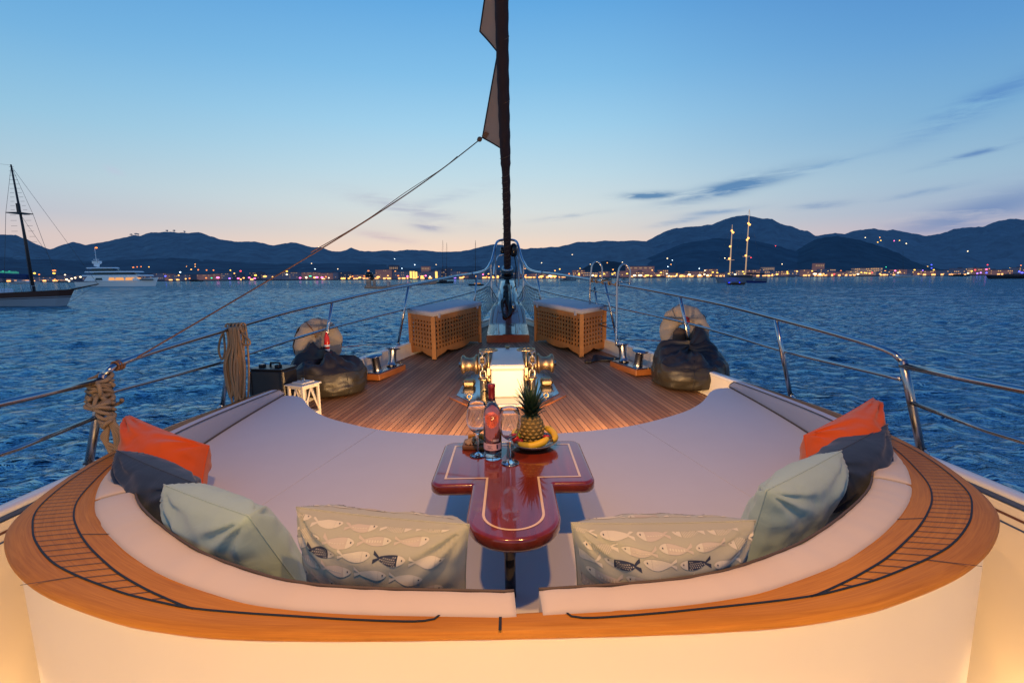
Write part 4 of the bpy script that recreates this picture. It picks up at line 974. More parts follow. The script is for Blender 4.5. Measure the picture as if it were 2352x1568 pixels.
for sg, nm in ((-1,'left'),(1,'right')):
    t = thing('bulwark', f'low cream bulwark with white capping and blue stripe along the {nm} side of the deck', 'bulwark', (sg*2.3,2,-2), 'bulwarks')
    bt = lambda y: -2.0 if y < 3.6 else zd(0,y)-.02
    b = MB(); strip(b, YB, lambda y: [(sg*max(.004,Wf(y)-.075),y,zcap(y)-.012),(sg*max(.003,Wf(y)-.08),y,zcap(y)+.004),(sg*max(.003,Wf(y)-.07),y,zcap(y)+.012),(sg*max(.004,Wf(y)-.01),y,zcap(y)+.012),(sg*Wf(y),y,zcap(y)+.004),(sg*(Wf(y)+.004),y,zcap(y)-.02)])
    b.build('cap_rail', 'white', t)
    YA = [y for y in YB if y < 3.7]
    for (n_, mt, z0, z1, inn) in (('stripe','stripeblue',-.012,-.035,.077),('moulding','cream',-.035,-.075,.086),('stripe','stripebrown',-.075,-.086,.088),('moulding','cream',-.086,-.115,.090),('stripe','stripeblue',-.115,-.123,.092)):
        b = MB(); strip(b, YA, lambda y: [(sg*(Wf(y)-inn),y,zcap(y)+z0),(sg*(Wf(y)-inn),y,zcap(y)+z1)]); b.build(n_, mt, t)
    b = MB(); strip(b, YA, lambda y: [(sg*(Wf(y)-.094),y,zcap(y)-.123),(sg*(Wf(y)-.10),y,-1.75),(sg*(Wf(y)-.14),y,-1.93),(sg*(Wf(y)-.22),y,-1.995)]); b.build('inner_wall', 'cream', t)
    YF = [y for y in YB if y >= 3.55]
    b = MB(); strip(b, YF, lambda y: [(sg*max(.002,Wf(y)-.078),y,zcap(y)-.012),(sg*max(.002,Wf(y)-.085),y,zd(0,y)+.03),(sg*max(.002,Wf(y)-.115),y,zd(0,y)+.018),(sg*max(.002,Wf(y)-.125),y,zd(0,y)-.01)]); b.build('inner_wall', 'cream', t)
    b = MB(); strip(b, YB, lambda y: [(sg*(Wf(y)+.004),y,zcap(y)-.02),(sg*(Wf(y)*.97),y,-1.9),(sg*(Wf(y)*.86),y-.25*(y>6)*(y-6)/4,-2.9),(sg*(Wf(y)*.72),y-.5*(y>6)*(y-6)/4,-3.9)]); b.build('hull_side', 'hullwhite', t)
# aft side deck mark where coaming meets the bulwark is left plain

# ---- guard rail
gr = thing('guard_rail', 'polished steel guard rail running right round the bow above the bulwark', 'railing', (0,5,-1))
def railpts(sg):
    top = smooth_curve([(2.115,2.37,-.475),(2.108,2.41,-.445),(2.09,2.55,-.415),(2.068,2.9,-.38),(2.045,3.42,-.34),(1.96,4.1,-.275),(1.81,4.75,-.22),(1.58,5.45,-.15),(1.31,6.12,-.085),(1.06,6.8,-.025),(.80,7.5,.035),(.52,8.35,.09),(.40,8.9,.16),(.345,9.25,.27),(.305,9.4,.36),(.27,9.55,.50),(.23,9.72,.68),(.19,9.82,.755),(.10,9.86,.785),(0,9.87,.785)], 150)
    return [(sg*x,y,z) for x, y, z in top]
b = MB(); L = railpts(-1); Rr_ = railpts(1); 
cut = [i for i, p in enumerate(L) if p[1] > 8.0][0]; b.tube(L[:cut+1], .0165, 10, rr=[.0165+.007*(i/cut)**2 for i in range(cut+1)]); b.build('top_rail', 'steel', gr)
b = MB(); b.tube(Rr_[:cut+1], .0165, 10, rr=[.0165+.007*(i/cut)**2 for i in range(cut+1)]); b.build('top_rail', 'steel', gr)
b = MB(); b.tube(L[cut:]+Rr_[cut:][::-1][1:], .0255, 12); b.build('pulpit_hoop', 'steelp', gr)
def midpts(sg): return [(sg*x,y,z) for x, y, z in smooth_curve([(2.145,2.40,-.60+.02),(2.15,3.42,-.60),(2.06,4.1,-.56),(1.90,4.75,-.51),(1.67,5.45,-.46),(1.41,6.12,-.41),(1.17,6.8,-.36),(.90,7.5,-.31),(.64,8.3,-.25),(.47,8.85,-.19),(.37,9.2,-.10),(.335,9.38,.0),(.325,9.45,.12)], 100)]
for sg in (-1,1):
    b = MB(); b.tube(midpts(sg), .0125, 8, rr=[.0125+.007*(i/99)**2 for i in range(100)]); b.build('mid_rail', 'steel', gr)
    b = MB(); b.tube([(sg*2.12,2.38,-.50),(sg*2.16,2.05,-.505),(sg*2.2,1.7,-.505),(sg*2.24,1.0,-.50),(sg*2.27,-.5,-.5)], .0165, 10); b.build('top_rail', 'steel', gr)
    b = MB(); b.tube([(sg*2.18,2.38,-.70),(sg*2.22,2.0,-.735),(sg*2.26,1.6,-.74),(sg*2.3,.9,-.74),(sg*2.31,-.5,-.74)], .0125, 8); b.build('mid_rail', 'steel', gr)
    for (x0,y0,x1,y1,z1) in ((2.275,2.37,2.118,2.37,-.47),(2.20,3.42,2.045,3.42,-.345),(1.97,4.75,1.81,4.75,-.225),(1.49,6.12,1.31,6.12,-.09),(.66,8.28,.535,8.3,.08)):
        z0 = zcap(y0)+.01; b = MB(); r_ = .020 if y0 < 2.5 else .0165
        b.tube([(sg*x0,y0,z0),(sg*x1,y1,z1)], r_, 12); b.lathe([(.0,.0),(.034,.0),(.034,.008),(.02,.016),(.02,.03)], (sg*x0,y0,z0), 14); b.build('post', 'steelb' if y0 < 2.5 else 'steel', gr)
    # pulpit uprights down to the bowsprit
    b = MB(); b.tube(smooth_curve([(sg*.335,9.36,.30),(sg*.33,9.4,.0),(sg*.325,9.4,-.25),(sg*.315,9.38,-.42),(sg*.27,9.35,-.475),(sg*.20,9.3,-.48)], 24), .021, 8); b.build('upright', 'steelp', gr)
    b = MB(); b.tube(smooth_curve([(sg*.25,9.62,.58),(sg*.245,9.75,.2),(sg*.24,9.8,-.1),(sg*.22,9.82,-.2),(sg*.15,9.8,-.24)], 20), .017, 8); b.build('upright', 'steelp', gr)
b = MB(); b.tube(smooth_curve([(-.30,9.95,.05),(-.27,10.0,.25),(-.20,10.05,.44),(-.12,10.06,.48),(0,10.07,.485),(.12,10.06,.48),(.20,10.05,.44),(.27,10.0,.25),(.30,9.95,.05)], 50), .018, 8); b.build('inner_hoop', 'steelp', gr)

# ---- bowsprit
t = thing('bowsprit', 'glossy mahogany bowsprit platform rising over the bow', 'bowsprit', (0,7.0,-1.0))
def bp_half(y):
    return interp([(7.0,.33),(7.5,.325),(8.35,.30),(8.55,.285),(8.72,.215),(9.2,.19),(10.1,.15),(10.35,.145)], y)
bz = lambda y: -.885+.0*(y-7)+interp([(7,0),(7.7,.10),(8.5,.36),(9.2,.56),(10.1,.77),(10.4,.83)], y)
ys = list(np.linspace(7.0,10.35,70)); b = MB(); vs = []
for y in ys:
    h = bp_half(y); z = bz(y); th_ = .115
    vs += [(-h,y,z-th_),(-h-.006,y,z-.02),(-h+.006,y,z-.002),(-h*.5,y,z+.003),(0,y,z+.004),(h*.5,y,z+.003),(h-.006,y,z-.002),(h+.006,y,z-.02),(h,y,z-th_)]
b.add(vs, [(i*9+k, i*9+k+1, (i+1)*9+k+1, (i+1)*9+k) for i in range(len(ys)-1) for k in range(8)])
b.f.append(list(range(9))); b.m.append(0); b.sm.append(False)
b.f.append([(len(ys)-1)*9+k for k in range(9)][::-1]); b.m.append(0); b.sm.append(False); b.build('platform', 'mahog', t)
b = MB(); b.tube([(.04,8.15,bz(8.15)+.03),(.05,8.5,bz(8.5)+.1),(.045,9.3,bz(9.3)+.11),(.0,10.0,bz(10)+.10)], .028, 8, rr=[.03,.034,.03,.03]); b.build('traveller_spar', 'gloss', t)
b = MB()
random.seed(5)
for k in range(7):
    ox = -.07+.02*k; b.tube(smooth_curve([(ox*.5,9.9,bz(9.9)+.12),(ox,9.1,bz(9.1)+.10+.02*random.random()),(-.09-.012*k,8.4+.05*k,bz(8.4)+.05),(-.085+.01*k,7.95+.02*k,bz(8)+.02),(-.02,7.90,bz(7.9)+.02),(.02+.01*k,8.2,bz(8.2)+.05),(ox,8.9,bz(8.9)+.11)], 30), .008, 5)
b.build('control_lines', 'net', t)
b = MB(); b.lathe([(0,0),(.022,0),(.03,.02),(.02,.05),(.03,.07),(0,.085)], (.10,8.3,bz(8.3)+.02), 10); b.box((.07,8.32,bz(8.32)+.03), (.12,.03,.02), bev=.006); b.build('cleat', 'steel', t)
# ---- furled headsail
SB = Vector((0,10.15,.06)); SD = Vector((0,-1,1.571)).normalized()
t = thing('furled_headsail', 'dark furled headsail wound round the forestay with two loose cloth flaps', 'sail', tuple(SB))
b = MB(); N_ = 120; path = []; rr = []
for i in range(N_):
    f_ = i/(N_-1); Ls = 8.2*f_; q = SB+SD*Ls; q.x += .012*math.sin(f_*9)
    base = .078+.0*f_; 
    if q.z > 2.05: base = .094+.008*min(1,(q.z-2.05))
    if q.z > 3.6: base += .012*min(1, q.z-3.6)
    path.append(q); rr.append(base+.004*math.sin(Ls*22)+.003*mnoise.noise(Vector((Ls*4,0,0))))
b.tube(path, .08, 16, rr=rr); b.build('sail_roll', 'sail', t)
b = MB()
for k in range(26):
    L0 = .15+k*.105 if k < 20 else 2.5+(k-20)*.9; pts = []
    for j in range(9):
        a_ = PI+j/8*PI; q = SB+SD*(L0+j*.012); r_ = .078 if q.z < 2.05 else .096
        pts.append(q+Vector((math.cos(a_)*r_, math.sin(a_)*r_*.9, math.sin(a_)*r_*.5)))
    b.tube(pts, .006, 5)
b.build('lashing', 'cord', t)
def flap(P, nm='flap', bulge=.05):
    "cloth flap: quad strip between leading points on the roll and the free edge"
    b = MB(); A_, B_ = P
    def fn(u, v):
        a = Vector(A_[0]).lerp(Vector(A_[1]), v); c_ = Vector(B_[0]).lerp(Vector(B_[1]), v) if len(B_) == 2 else None
        if c_ is None:
            k = v*2; c_ = Vector(B_[0]).lerp(Vector(B_[1]), k) if k < 1 else Vector(B_[1]).lerp(Vector(B_[2]), k-1)
        q = a.lerp(c_, u); q.y += bulge*math.sin(PI*u)*math.sin(PI*v)+.008*math.sin(u*9+v*11); return q
    b.grid(fn, 14, 40); fl = b.build(nm, 'sailcloth', t)
    e = MB(); e.tube([fn(1, v/40) for v in range(41)], .012, 6); e.build('hem', 'sailedge', fl); return fl
P_ = lambda px, py, y: tuple(bray_at(px, py, y))
def bray_at(px, py, y):
    o = BOATR.T @ (-np.array([AX,0,0])); d = BOATR.T @ (CAMR @ np.array([(px-1176)/F_, -(py-784)/F_, -1.])); q = o+d*(y-o[1])/d[1]; return q
fl1 = flap(([P_(1158,110,8.1), P_(1158,343,8.75)], [P_(1143,122,8.1), P_(1108,316,8.75), P_(1153,342,8.72)]))
flap(([P_(1158,-60,7.6), P_(1158,118,8.05)], [P_(1122,-60,7.6), P_(1102,72,8.0), P_(1141,117,8.05)]))
b = MB(); c_ = Vector(P_(1110,314,8.75)); b.box(c_+Vector((.045,-.02,.03)), (.09,.012,.12), Matrix.Rotation(.6,3,'Y')); b.build('clew_patch', 'rope2', fl1)
b = MB(); b.lathe([(0,-.04),(.13,-.035),(.15,0),(.13,.035),(0,.04)], tuple(SB+SD*-.02), 20, SD); b.lathe([(0,0),(.15,0),(.155,.012),(.02,.03)], tuple(SB+SD*.10), 20, SD); b.build('furling_drum', 'gloss', t)
b = MB(); b.lathe([(.02,-.12),(.075,-.1),(.12,-.02),(.125,.03),(.05,.05)], tuple(SB+SD*.12+Vector((0,0,.02))), 18, SD); b.build('drum_cover', 'steelb', t)
b = MB(); b.box(SB+SD*-.17, (.07,.10,.22), Matrix.Rotation(R(-32),3,'X'), bev=.012); b.build('toggle', 'steelb', t)
# dark lamp housing hanging at the pulpit head
t = thing('navigation_lamp', 'black navigation lamp fixed under the pulpit head beside the sail', 'lamp', (.145,9.84,.45))
b = MB(); b.lathe([(0,0),(.045,.0),(.075,.05),(.08,.16),(.07,.24),(.03,.28),(0,.285)], (.145,9.84,.43), 14); b.build('housing', 'gloss', t)
b = MB(); b.tube([(.16,9.84,.43),(.19,9.83,.2),(.16,9.86,-.1),(.2,9.8,-.35)], .012, 5); b.build('cable', 'net', t)
t = thing('navigation_lamp', 'small black lamp on the left of the furled sail under the pulpit head', 'lamp', (-.10,9.88,.5))
b = MB(); b.lathe([(0,0),(.03,.0),(.045,.05),(.04,.12),(0,.15)], (-.10,9.88,.5), 12); b.build('housing', 'gloss', t)
b = MB(); b.tube([(-.10,9.88,.64),(-.1,9.87,.78)], .008, 5); b.build('bracket', 'steel', t)
# ---- sheet rope
cl = Vector(P_(1108,316,8.75)); en = Vector((-2.10,2.46,-.45))
path = [cl.lerp(en, i/60)+Vector((0,0,-.10*math.sin(PI*i/60))) for i in range(61)]
t = thing('sheet_rope', 'long rust brown sheet rope sloping from the sail down to the left rail', 'rope', tuple(en))
b = MB(); b.tube(path, .0115, 6, rr=[.0095-.0052*i/60 for i in range(61)]); b.build('rope_line', 'rope2', t)
b = MB(); b.tube([p+Vector((.02*math.sin(i*.3),0,.018)) for i, p in enumerate(path[12:46])], .0042, 5); b.build('rope_line', 'rope2', t)
b = MB(); dd = (en-cl).normalized(); b.lathe([(0,-.09),(.03,-.07),(.045,0),(.03,.07),(0,.09)], tuple(cl+dd*.18), 12, dd); b.build('block', 'rope2', t)
b = MB(); 
for k in range(3): b.tube([Vector((-2.105-.002*k,2.43+.02*k,-.44))+Vector((math.cos(a_)*.022,0,math.sin(a_)*.024)) for a_ in np.linspace(0,2*PI,10)], .006, 5)
b.build('hitch', 'rope2', t)

# ---- bow nets
for sg, nm in ((-1,'left'),(1,'right')):
    A_, B_, C_2, D_2 = Vector((sg*.60,8.35,-.28)), Vector((sg*.36,9.35,-.17)), Vector((sg*.215,9.1,-.42)), Vector((sg*.50,8.05,-.82))
    b = MB(); n1, n2 = 11, 11
    def q_(u, v):
        p = (A_.lerp(B_, u)).lerp(D_2.lerp(C_2, u), v); p.z -= .07*math.sin(PI*u)*math.sin(PI*v); return p+Vector((mnoise.noise(p*6)*.012, mnoise.noise(p*7)*.012, mnoise.noise(p*5)*.014))
    for i in range(n1+1): b.tube([q_(i/n1, j/12) for j in range(13)], .0042, 4)
    for j in range(n2+1): b.tube([q_(i/12, j/n2) for i in range(13)], .0042, 4)
    b.tube([q_(i/16, 0) for i in range(17)]+[q_(1, i/8) for i in range(9)], .007, 5)
    tag(b.build('bow_net', 'net'), f'dark knotted safety net between bowsprit and {nm} bow rail', 'net', 'bow safety nets')
# ---- boarding ladder over the right rail
t = thing('boarding_ladder', 'steel boarding ladder hooked over the right rail near the bow', 'ladder', (1.45,5.9,-1.0))
def rside(y): 
    pts = railpts(1); return interp([(p[1], p[0]) for p in pts[:90]], y), interp([(p[1], p[2]) for p in pts[:90]], y)
for (y, dy) in ((5.82,-.10),(6.42,.05)):
    x_, z_ = rside(y); b = MB()
    pth = smooth_curve([(x_+.13,y+.0,z_-.02),(x_+.135,y,z_+.10),(x_+.12,y,z_+.20),(x_+.06,y,z_+.255),(x_+.0,y,z_+.21),(x_-.018,y,z_+.10),(x_-.03,y,z_-.05),(x_-.035,y+dy*.3,z_-.40),(x_-.05,y+dy,z_-.72),(x_+.0,y+dy,z_-.80)], 44)
    b.tube(pth, .0135, 8); b.build('stile', 'steel', t)
x0_, z0_ = rside(5.82); x1_, z1_ = rside(6.42)
for dz in (-.14,-.36,-.58):
    b = MB(); b.tube([(x0_-.035,5.82,z0_+dz),(x1_-.035,6.42,z1_+dz)], .0105, 6); b.build('rung', 'steel', t)
b = MB(); b.tube([(x0_+.13,5.82,z0_+.02),(x0_-.01,5.82,z0_+.035)], .008, 5); b.tube([(x1_+.03,6.42,z1_-.1),(x1_+.10,6.35,z1_-.62)], .016, 6); b.build('bracket', 'steelb', t)
random.seed(2)
b = MB()
for (yy) in (5.86,6.0,6.15,6.3,6.40):
    x_, z_ = rside(yy)
    for k in range(3): b.tube([Vector((x_,yy+k*.012,z_))+Vector((math.cos(a_)*.028,random.uniform(-.01,.01),math.sin(a_)*.026)) for a_ in np.linspace(0,2*PI,9)], .0065, 5)
b.tube(smooth_curve([(rside(y_)[0]-.02,y_,rside(y_)[1]+.01+.02*math.sin(y_*20)) for y_ in np.linspace(5.84,6.42,12)], 40), .008, 5)
tag(b.build('rope_lashing', 'rope'), 'tan lashing tying the boarding ladder to the right rail', 'rope')
# ---- gangway frame outboard of the left rail
t = thing('gangway_frame', 'folded gangway frame with lamp sticking up outboard of the left rail', 'gangway', P_(880,655,7.4))
y_ = 7.6
pz = lambda px, py: Vector(P_(px, py, y_))
b = MB(); b.tube([pz(838,659),pz(880,660),pz(955,652),pz(1002,648)], .028, 8); b.build('beam', 'cover', t)
for px, pt, w_ in ((847,640,.034),(860,640,.022),(892,645,.024),(942,646,.022)):
    b = MB(); a_ = pz(px, 661); c_ = pz(px, pt); b.box((a_+c_)/2, (w_*2,w_*2,(c_-a_).length), bev=.006); b.build('post', 'steelb' if px > 870 else 'cover', t)
b = MB(); q = pz(848, 636); b.lathe([(0,0),(.05,0),(.07,.02),(.06,.07),(.02,.09),(0,.092)], tuple(q), 14); b.ball(q+Vector((.05,0,-.02)), .04, 8, 6); b.build('lamp_head', 'gloss', t)
# ------------------------------------------------------------------ deck gear
def rotz(v, a, c=(0,0)): x, y = v[0]-c[0], v[1]-c[1]; return (c[0]+x*math.cos(a)-y*math.sin(a), c[1]+x*math.sin(a)+y*math.cos(a))+tuple(v[2:])
def deckbox(sg, label):
    "slatted teak storage box with cushioned lid, long side following the bow"
    cx, cy = .965, 5.9; ang = math.atan2(1.1, -.53)           # direction of long side from the near corner
    l, dpt, h = 1.22, .55, .56; d1 = Vector((math.cos(ang), math.sin(ang), 0)); d2 = Vector((.69,.725,0)).normalized()
    z0 = zd(0, 6.2)-.005; k_ = .055
    t = thing('deck_box', label, 'storage box', (sg*1.0,6.4,z0), 'teak storage boxes')
    P0 = Vector((cx,cy,z0))
    def pt(a, c_, z): p = P0+d1*a+d2*c_; return Vector((sg*p.x, p.y, z0+k_*(p.y-cy)*1.0+z))
    def bar(b, p, q, w_, dp_, up=Vector((0,0,1))):
        "rectangular bar"
        d = (q-p).normalized(); sd = d.cross(up).normalized(); u_ = sd.cross(d).normalized(); vs = []
        for e in (p, q):
            for (i, j) in ((-1,-1),(1,-1),(1,1),(-1,1)): vs.append(e+u_*(i*w_/2)+sd*(j*dp_/2))
        b.add(vs, [(0,1,2,3),(7,6,5,4),(0,4,5,1),(1,5,6,2),(2,6,7,3),(3,7,4,0)], False)
    corners = [(0,0),(l,0),(l,dpt),(0,dpt)]
    for (a, c_) in corners:
        b = MB(); bar(b, pt(a,c_,0), pt(a,c_,h), .055, .055, Vector((1,0,0))); b.build('corner_post', 'teakbox', t)
    for i in range(4):
        (a0,c0),(a1,c1) = corners[i], corners[(i+1)%4]; Ls = math.hypot(a1-a0, c1-c0)
        F = lambda s, z: pt(a0+(a1-a0)*s/Ls, c0+(c1-c0)*s/Ls, z)
        b = MB()
        nv = max(3, round(Ls/.074)); nh = 7
        # lattice: vertical slats behind, horizontal in front
        for k in range(nv+1):
            s_ = .03+(Ls-.06)*k/nv; bar(b, F(s_,.09), F(s_,h-.04), .031, .012, F(1,0)-F(0,0))
        for k in range(nh+1):
            z = .11+(h-.16)*k/nh; bar(b, F(.02,z), F(Ls-.02,z), .025, .014)
        b.build('lattice_panel', 'teakbox', t)
        b = MB(); bar(b, F(.0,h-.035), F(Ls,h-.035), .07, .026); b.build('top_rail', 'teakbox', t); b = MB()
        n_ = 16; vs = []                                   # scalloped bottom rail
        sd = (F(1,0)-F(0,0)).normalized().cross(Vector((0,0,1)))*.013
        for k in range(n_+1):
            s_ = Ls*k/n_; f_ = abs(math.cos(PI*k/n_*(2 if Ls > .8 else 1)))**.7 if Ls > .8 else abs(math.cos(PI*k/n_))**.7
            zl = .075-.05*f_ if k not in (0,n_) else .0
            if Ls > .8 and k == n_//2: zl = .03
            for z, o_ in ((.125,-1),(zl,-1),(.125,1),(zl,1)): vs.append(F(s_, z)+sd*o_)
        fs = []
        for k in range(n_): o_ = k*4; fs += [(o_,o_+1,o_+5,o_+4),(o_+2,o_+6,o_+7,o_+3),(o_+1,o_+3,o_+7,o_+5),(o_,o_+4,o_+6,o_+2)]
        b.add(vs, fs, False); b.build('bottom_rail', 'teakbox', t)
    # dark box added inside, standing in for the shade behind the lattice
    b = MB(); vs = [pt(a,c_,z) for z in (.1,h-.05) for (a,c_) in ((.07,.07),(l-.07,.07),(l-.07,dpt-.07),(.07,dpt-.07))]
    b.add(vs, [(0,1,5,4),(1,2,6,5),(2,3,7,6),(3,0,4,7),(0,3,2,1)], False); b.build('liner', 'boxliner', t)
    b = MB(); o_ = .035; vs = []
    ring = [(-o_,-o_),(l+o_,-o_),(l+o_,dpt+o_),(-o_,dpt+o_)]
    for (e, z) in ((-.012,h),(0,h+.008),(0,h+.05),(-.008,h+.064),(-.03,h+.07)):
        for (a, c_) in ring: vs.append(pt(a+(e if a > 0 else -e) , c_+(e if c_ > 0 else -e), z))
    b.add(vs, [(i*4+k, i*4+(k+1)%4, (i+1)*4+(k+1)%4, (i+1)*4+k) for i in range(4) for k in range(4)]+[(16,17,18,19),(3,2,1,0)], True)
    b.build('lid_cushion', 'lidcloth', t)
    b = MB()
    for a in (.10, l-.10): q = pt(a,-.037,h+.0); b.box(q, (.035,.02,.05), Matrix.Rotation(math.atan2(d1.y, sg*d1.x),3,'Z'))
    b.build('strap', 'lidcloth', t)
    b = MB(); q0, q1 = pt(l*.42,-.018,h-.10), pt(l*.58,-.018,h-.10); b.tube([q0, q0.lerp(q1,.5)-Vector((0,.02,.015)), q1], .012, 6); b.build('handle', 'teakbox', t)
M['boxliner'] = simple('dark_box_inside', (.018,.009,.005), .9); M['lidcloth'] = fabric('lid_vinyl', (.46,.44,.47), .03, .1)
deckbox(-1, 'latticed teak storage box with grey cushioned lid left of the bowsprit')
deckbox(1, 'latticed teak storage box with grey cushioned lid right of the bowsprit')

# ---- windlass
t = thing('windlass', 'anchor windlass with white motor box, bronze drums and chain wheels', 'windlass', (0,4.6,-1.14))
dz = lambda y: zd(0,y)
wy0, wy1, ww = 4.22, 5.25, .155
b = MB(); z0 = dz(4.22)+.02; vs = []
sect = [(wy0,z0),(wy0-.004,-.865)]
b.box((0,(wy0+wy1)/2,(z0-.865)/2), (2*ww,wy1-wy0,-.865-z0), bev=.012); b.build('motor_box', 'winbox', t) if False else None
M['winbox'] = simple('windlass_white_paint', (.74,.70,.62), .4)
b.build('motor_box', 'winbox', t)
b = MB(); b.box((0,(wy0+wy1)/2,-.838), (2*ww+.02,wy1-wy0+.03,.045), bev=.012); b.build('lid', 'winbox', t)
b = MB(); b.lathe([(0,0),(.02,0),(.022,.012),(.03,.022),(.028,.035),(.0,.042)], (.0,wy1-.06,-.815), 14); b.build('knob', 'brassy', t) if 'brassy' in M else None
M['brassy'] = simple('polished_brass', (.50,.37,.20), .38, 1., nscale=30, namt=.2)
b.build('knob', 'brassy', t)
# plinth plate, six-sided, on a teak border
pl = [(-.27,4.02),(.27,4.02),(.50,4.32),(.47,4.95),(.2,5.35),(-.2,5.35),(-.47,4.95),(-.50,4.32)]
b = MB(); b.slab([(x*1.13,4.65+(y-4.65)*1.09) for x, y in pl], lambda x, y: dz(y)+.012, .02, .004); b.build('plinth', 'teakbase', t)
b = MB(); b.slab(pl, lambda x, y: dz(y)+.022, .012, .003); b.build('base_plate', 'bluesteel', t) if 'bluesteel' in M else None
M['bluesteel'] = simple('stainless_plate', (.50,.53,.58), .16, 1., nscale=5, namt=.1)
b.build('base_plate', 'bluesteel', t)
for sg in (-1,1):
    zc_ = -.885; y0 = 4.62
    b = MB(); b.tube([(sg*.155,y0,zc_),(sg*.50,y0,zc_)], .03, 12); b.build('shaft', 'steelb', t)
    b = MB(); b.lathe([(0,.0),(.085,.0),(.098,.012),(.098,.03),(.08,.045),(.068,.08),(.068,.10),(.082,.135),(.105,.15),(.105,.165),(.092,.172),(0,.172)], (sg*.475,y0,zc_), 28, (-sg,0,0)); b.build('warping_drum', 'bronze', t)
    b = MB(); b.lathe([(0,0),(.115,0),(.12,.012),(.09,.03),(.085,.045),(.09,.06),(.12,.078),(.115,.09),(0,.09)], (sg*.295,y0,zc_), 26, (-sg,0,0))
    for k in range(5):
        a_ = 2*PI*k/5; b.box((sg*.25,y0+math.cos(a_)*.10,zc_+math.sin(a_)*.10), (.07,.03,.045), Matrix.Rotation(a_,3,'X'), bev=.006)
    b.build('chain_wheel', 'bronze', t)
    b = MB(); b.lathe([(0,0),(.10,0),(.105,.01),(.07,.03),(0,.03)], (sg*.20,y0,zc_), 22, (-sg,0,0)); b.build('brake_drum', 'bronze', t)
    # brake handwheel on a stand
    hx, hy, hz_ = sg*.185, 4.42, -.705; hm = MB()
    hm.tube([(hx+.085*math.cos(a_),hy+.085*math.sin(a_),hz_) for a_ in np.linspace(0,2*PI,33)[:-1]], .009, 8, closed=True)
    for k in range(4): a_ = PI/4+k*PI/2; hm.tube([(hx,hy,hz_-.008),(hx+.083*math.cos(a_),hy+.083*math.sin(a_),hz_)], .005, 5)
    hm.lathe([(0,-.02),(.02,-.02),(.022,.0),(.014,.012),(0,.014)], (hx,hy,hz_), 12); hm.build('handwheel', 'brassy', t)
    b = MB(); b.tube([(hx,hy,hz_-.015),(hx,hy,-.99)], .011, 8); b.box((hx,hy,-.92), (.045,.04,.09), bev=.008); b.box((hx,hy+.02,-1.02), (.05,.05,.12), bev=.008); b.build('brake_spindle', 'brassy', t)
    # chain and spurling pipe
    def chain(b, pts, L_=.098, r_=.0115):
        P = [Vector(p) for p in pts]; seg = np.cumsum([0]+[(P[i+1]-P[i]).length for i in range(len(P)-1)]); n_ = int(seg[-1]/(L_*.68))
        for k in range(n_+1):
            s_ = seg[-1]*k/max(1,n_); i = min(len(P)-2, max(0, int(np.searchsorted(seg, s_)-1))); q = P[i].lerp(P[i+1], (s_-seg[i])/max(1e-6, seg[i+1]-seg[i])); d = (P[i+1]-P[i]).normalized()
            sd = d.orthogonal().normalized(); sd = Vector((1,0,0)) if abs(d.x) < .9 else Vector((0,1,0)); sd = (sd-d*sd.dot(d)).normalized(); up_ = d.cross(sd)
            if k % 2: sd, up_ = up_, sd
            lp = []
            for a_ in np.linspace(0, 2*PI, 13)[:-1]:
                ex = L_/2*.62*(1 if math.cos(a_) > 0 else -1)*(1 if abs(math.cos(a_)) > .3 else abs(math.cos(a_))/.3)
                lp.append(q+d*(ex*.7+math.cos(a_)*L_*.22)+sd*math.sin(a_)*L_*.30)
            b.tube(lp, r_, 5, closed=True)
    b = MB(); a0 = Vector((sg*.25,y0,zc_)); top = [(sg*.25,y0-.145*math.cos(a_),zc_+.14*math.sin(a_)) for a_ in np.linspace(0,PI/2,5)]
    chain(b, [(sg*.235,y0-.16,-1.10),(sg*.245,y0-.15,zc_-.05)]+top+[(sg*.25,y0+.09,zc_+.085),(sg*.25,y0+.12,zc_-.0),(sg*.25,y0+.13,-1.08)])
    b.build('anchor_chain', 'galv', t)
    b = MB(); b.lathe([(.045,0),(.045,.09),(.062,.115),(.056,.12),(.038,.10),(.036,.0)], (sg*.235,y0-.15,dz(4.4)+.03), 18); b.build('chain_pipe', 'brassy', t)
    b = MB(); b.box((sg*.40,y0-.02,dz(4.6)+.06), (.13,.12,.07), bev=.02); b.build('foot', 'brassy', t)
    b = MB()
    q = Vector((sg*.36,4.16,dz(4.16)+.055)); b.tube([q+Vector((.022*math.cos(a_),0,.022*math.sin(a_))) for a_ in np.linspace(0,2*PI,13)[:-1]], .007, 6, closed=True); b.tube([q+Vector((0,0,-.022)),q+Vector((0,0,-.05))], .009, 6); b.build('eye_bolt', 'brassy', t)
    b = MB()
    for (x, y) in ((.45,4.40),(.455,4.54),(.44,4.75),(.15,4.07),(.40,4.98)): b.lathe([(0,.0),(.012,.0),(.010,.008),(0,.012)], (sg*x,y,dz(y)+.022), 8)
    b.build('bolt_heads', 'steel', t)
    b = MB(); b.box((sg*.165,4.40,-1.06), (.02,.12,.10), bev=.004); b.tube([(sg*.19,4.34,-1.0),(sg*.20,4.30,-1.06),(sg*.20,4.3,-1.10)], .014, 6); b.build('chain_stopper', 'gloss', t)
b = MB(); b.box((0,4.00,dz(4)+.018), (.36,.05,.018), bev=.004); b.build('sill_strip', 'cream', t)

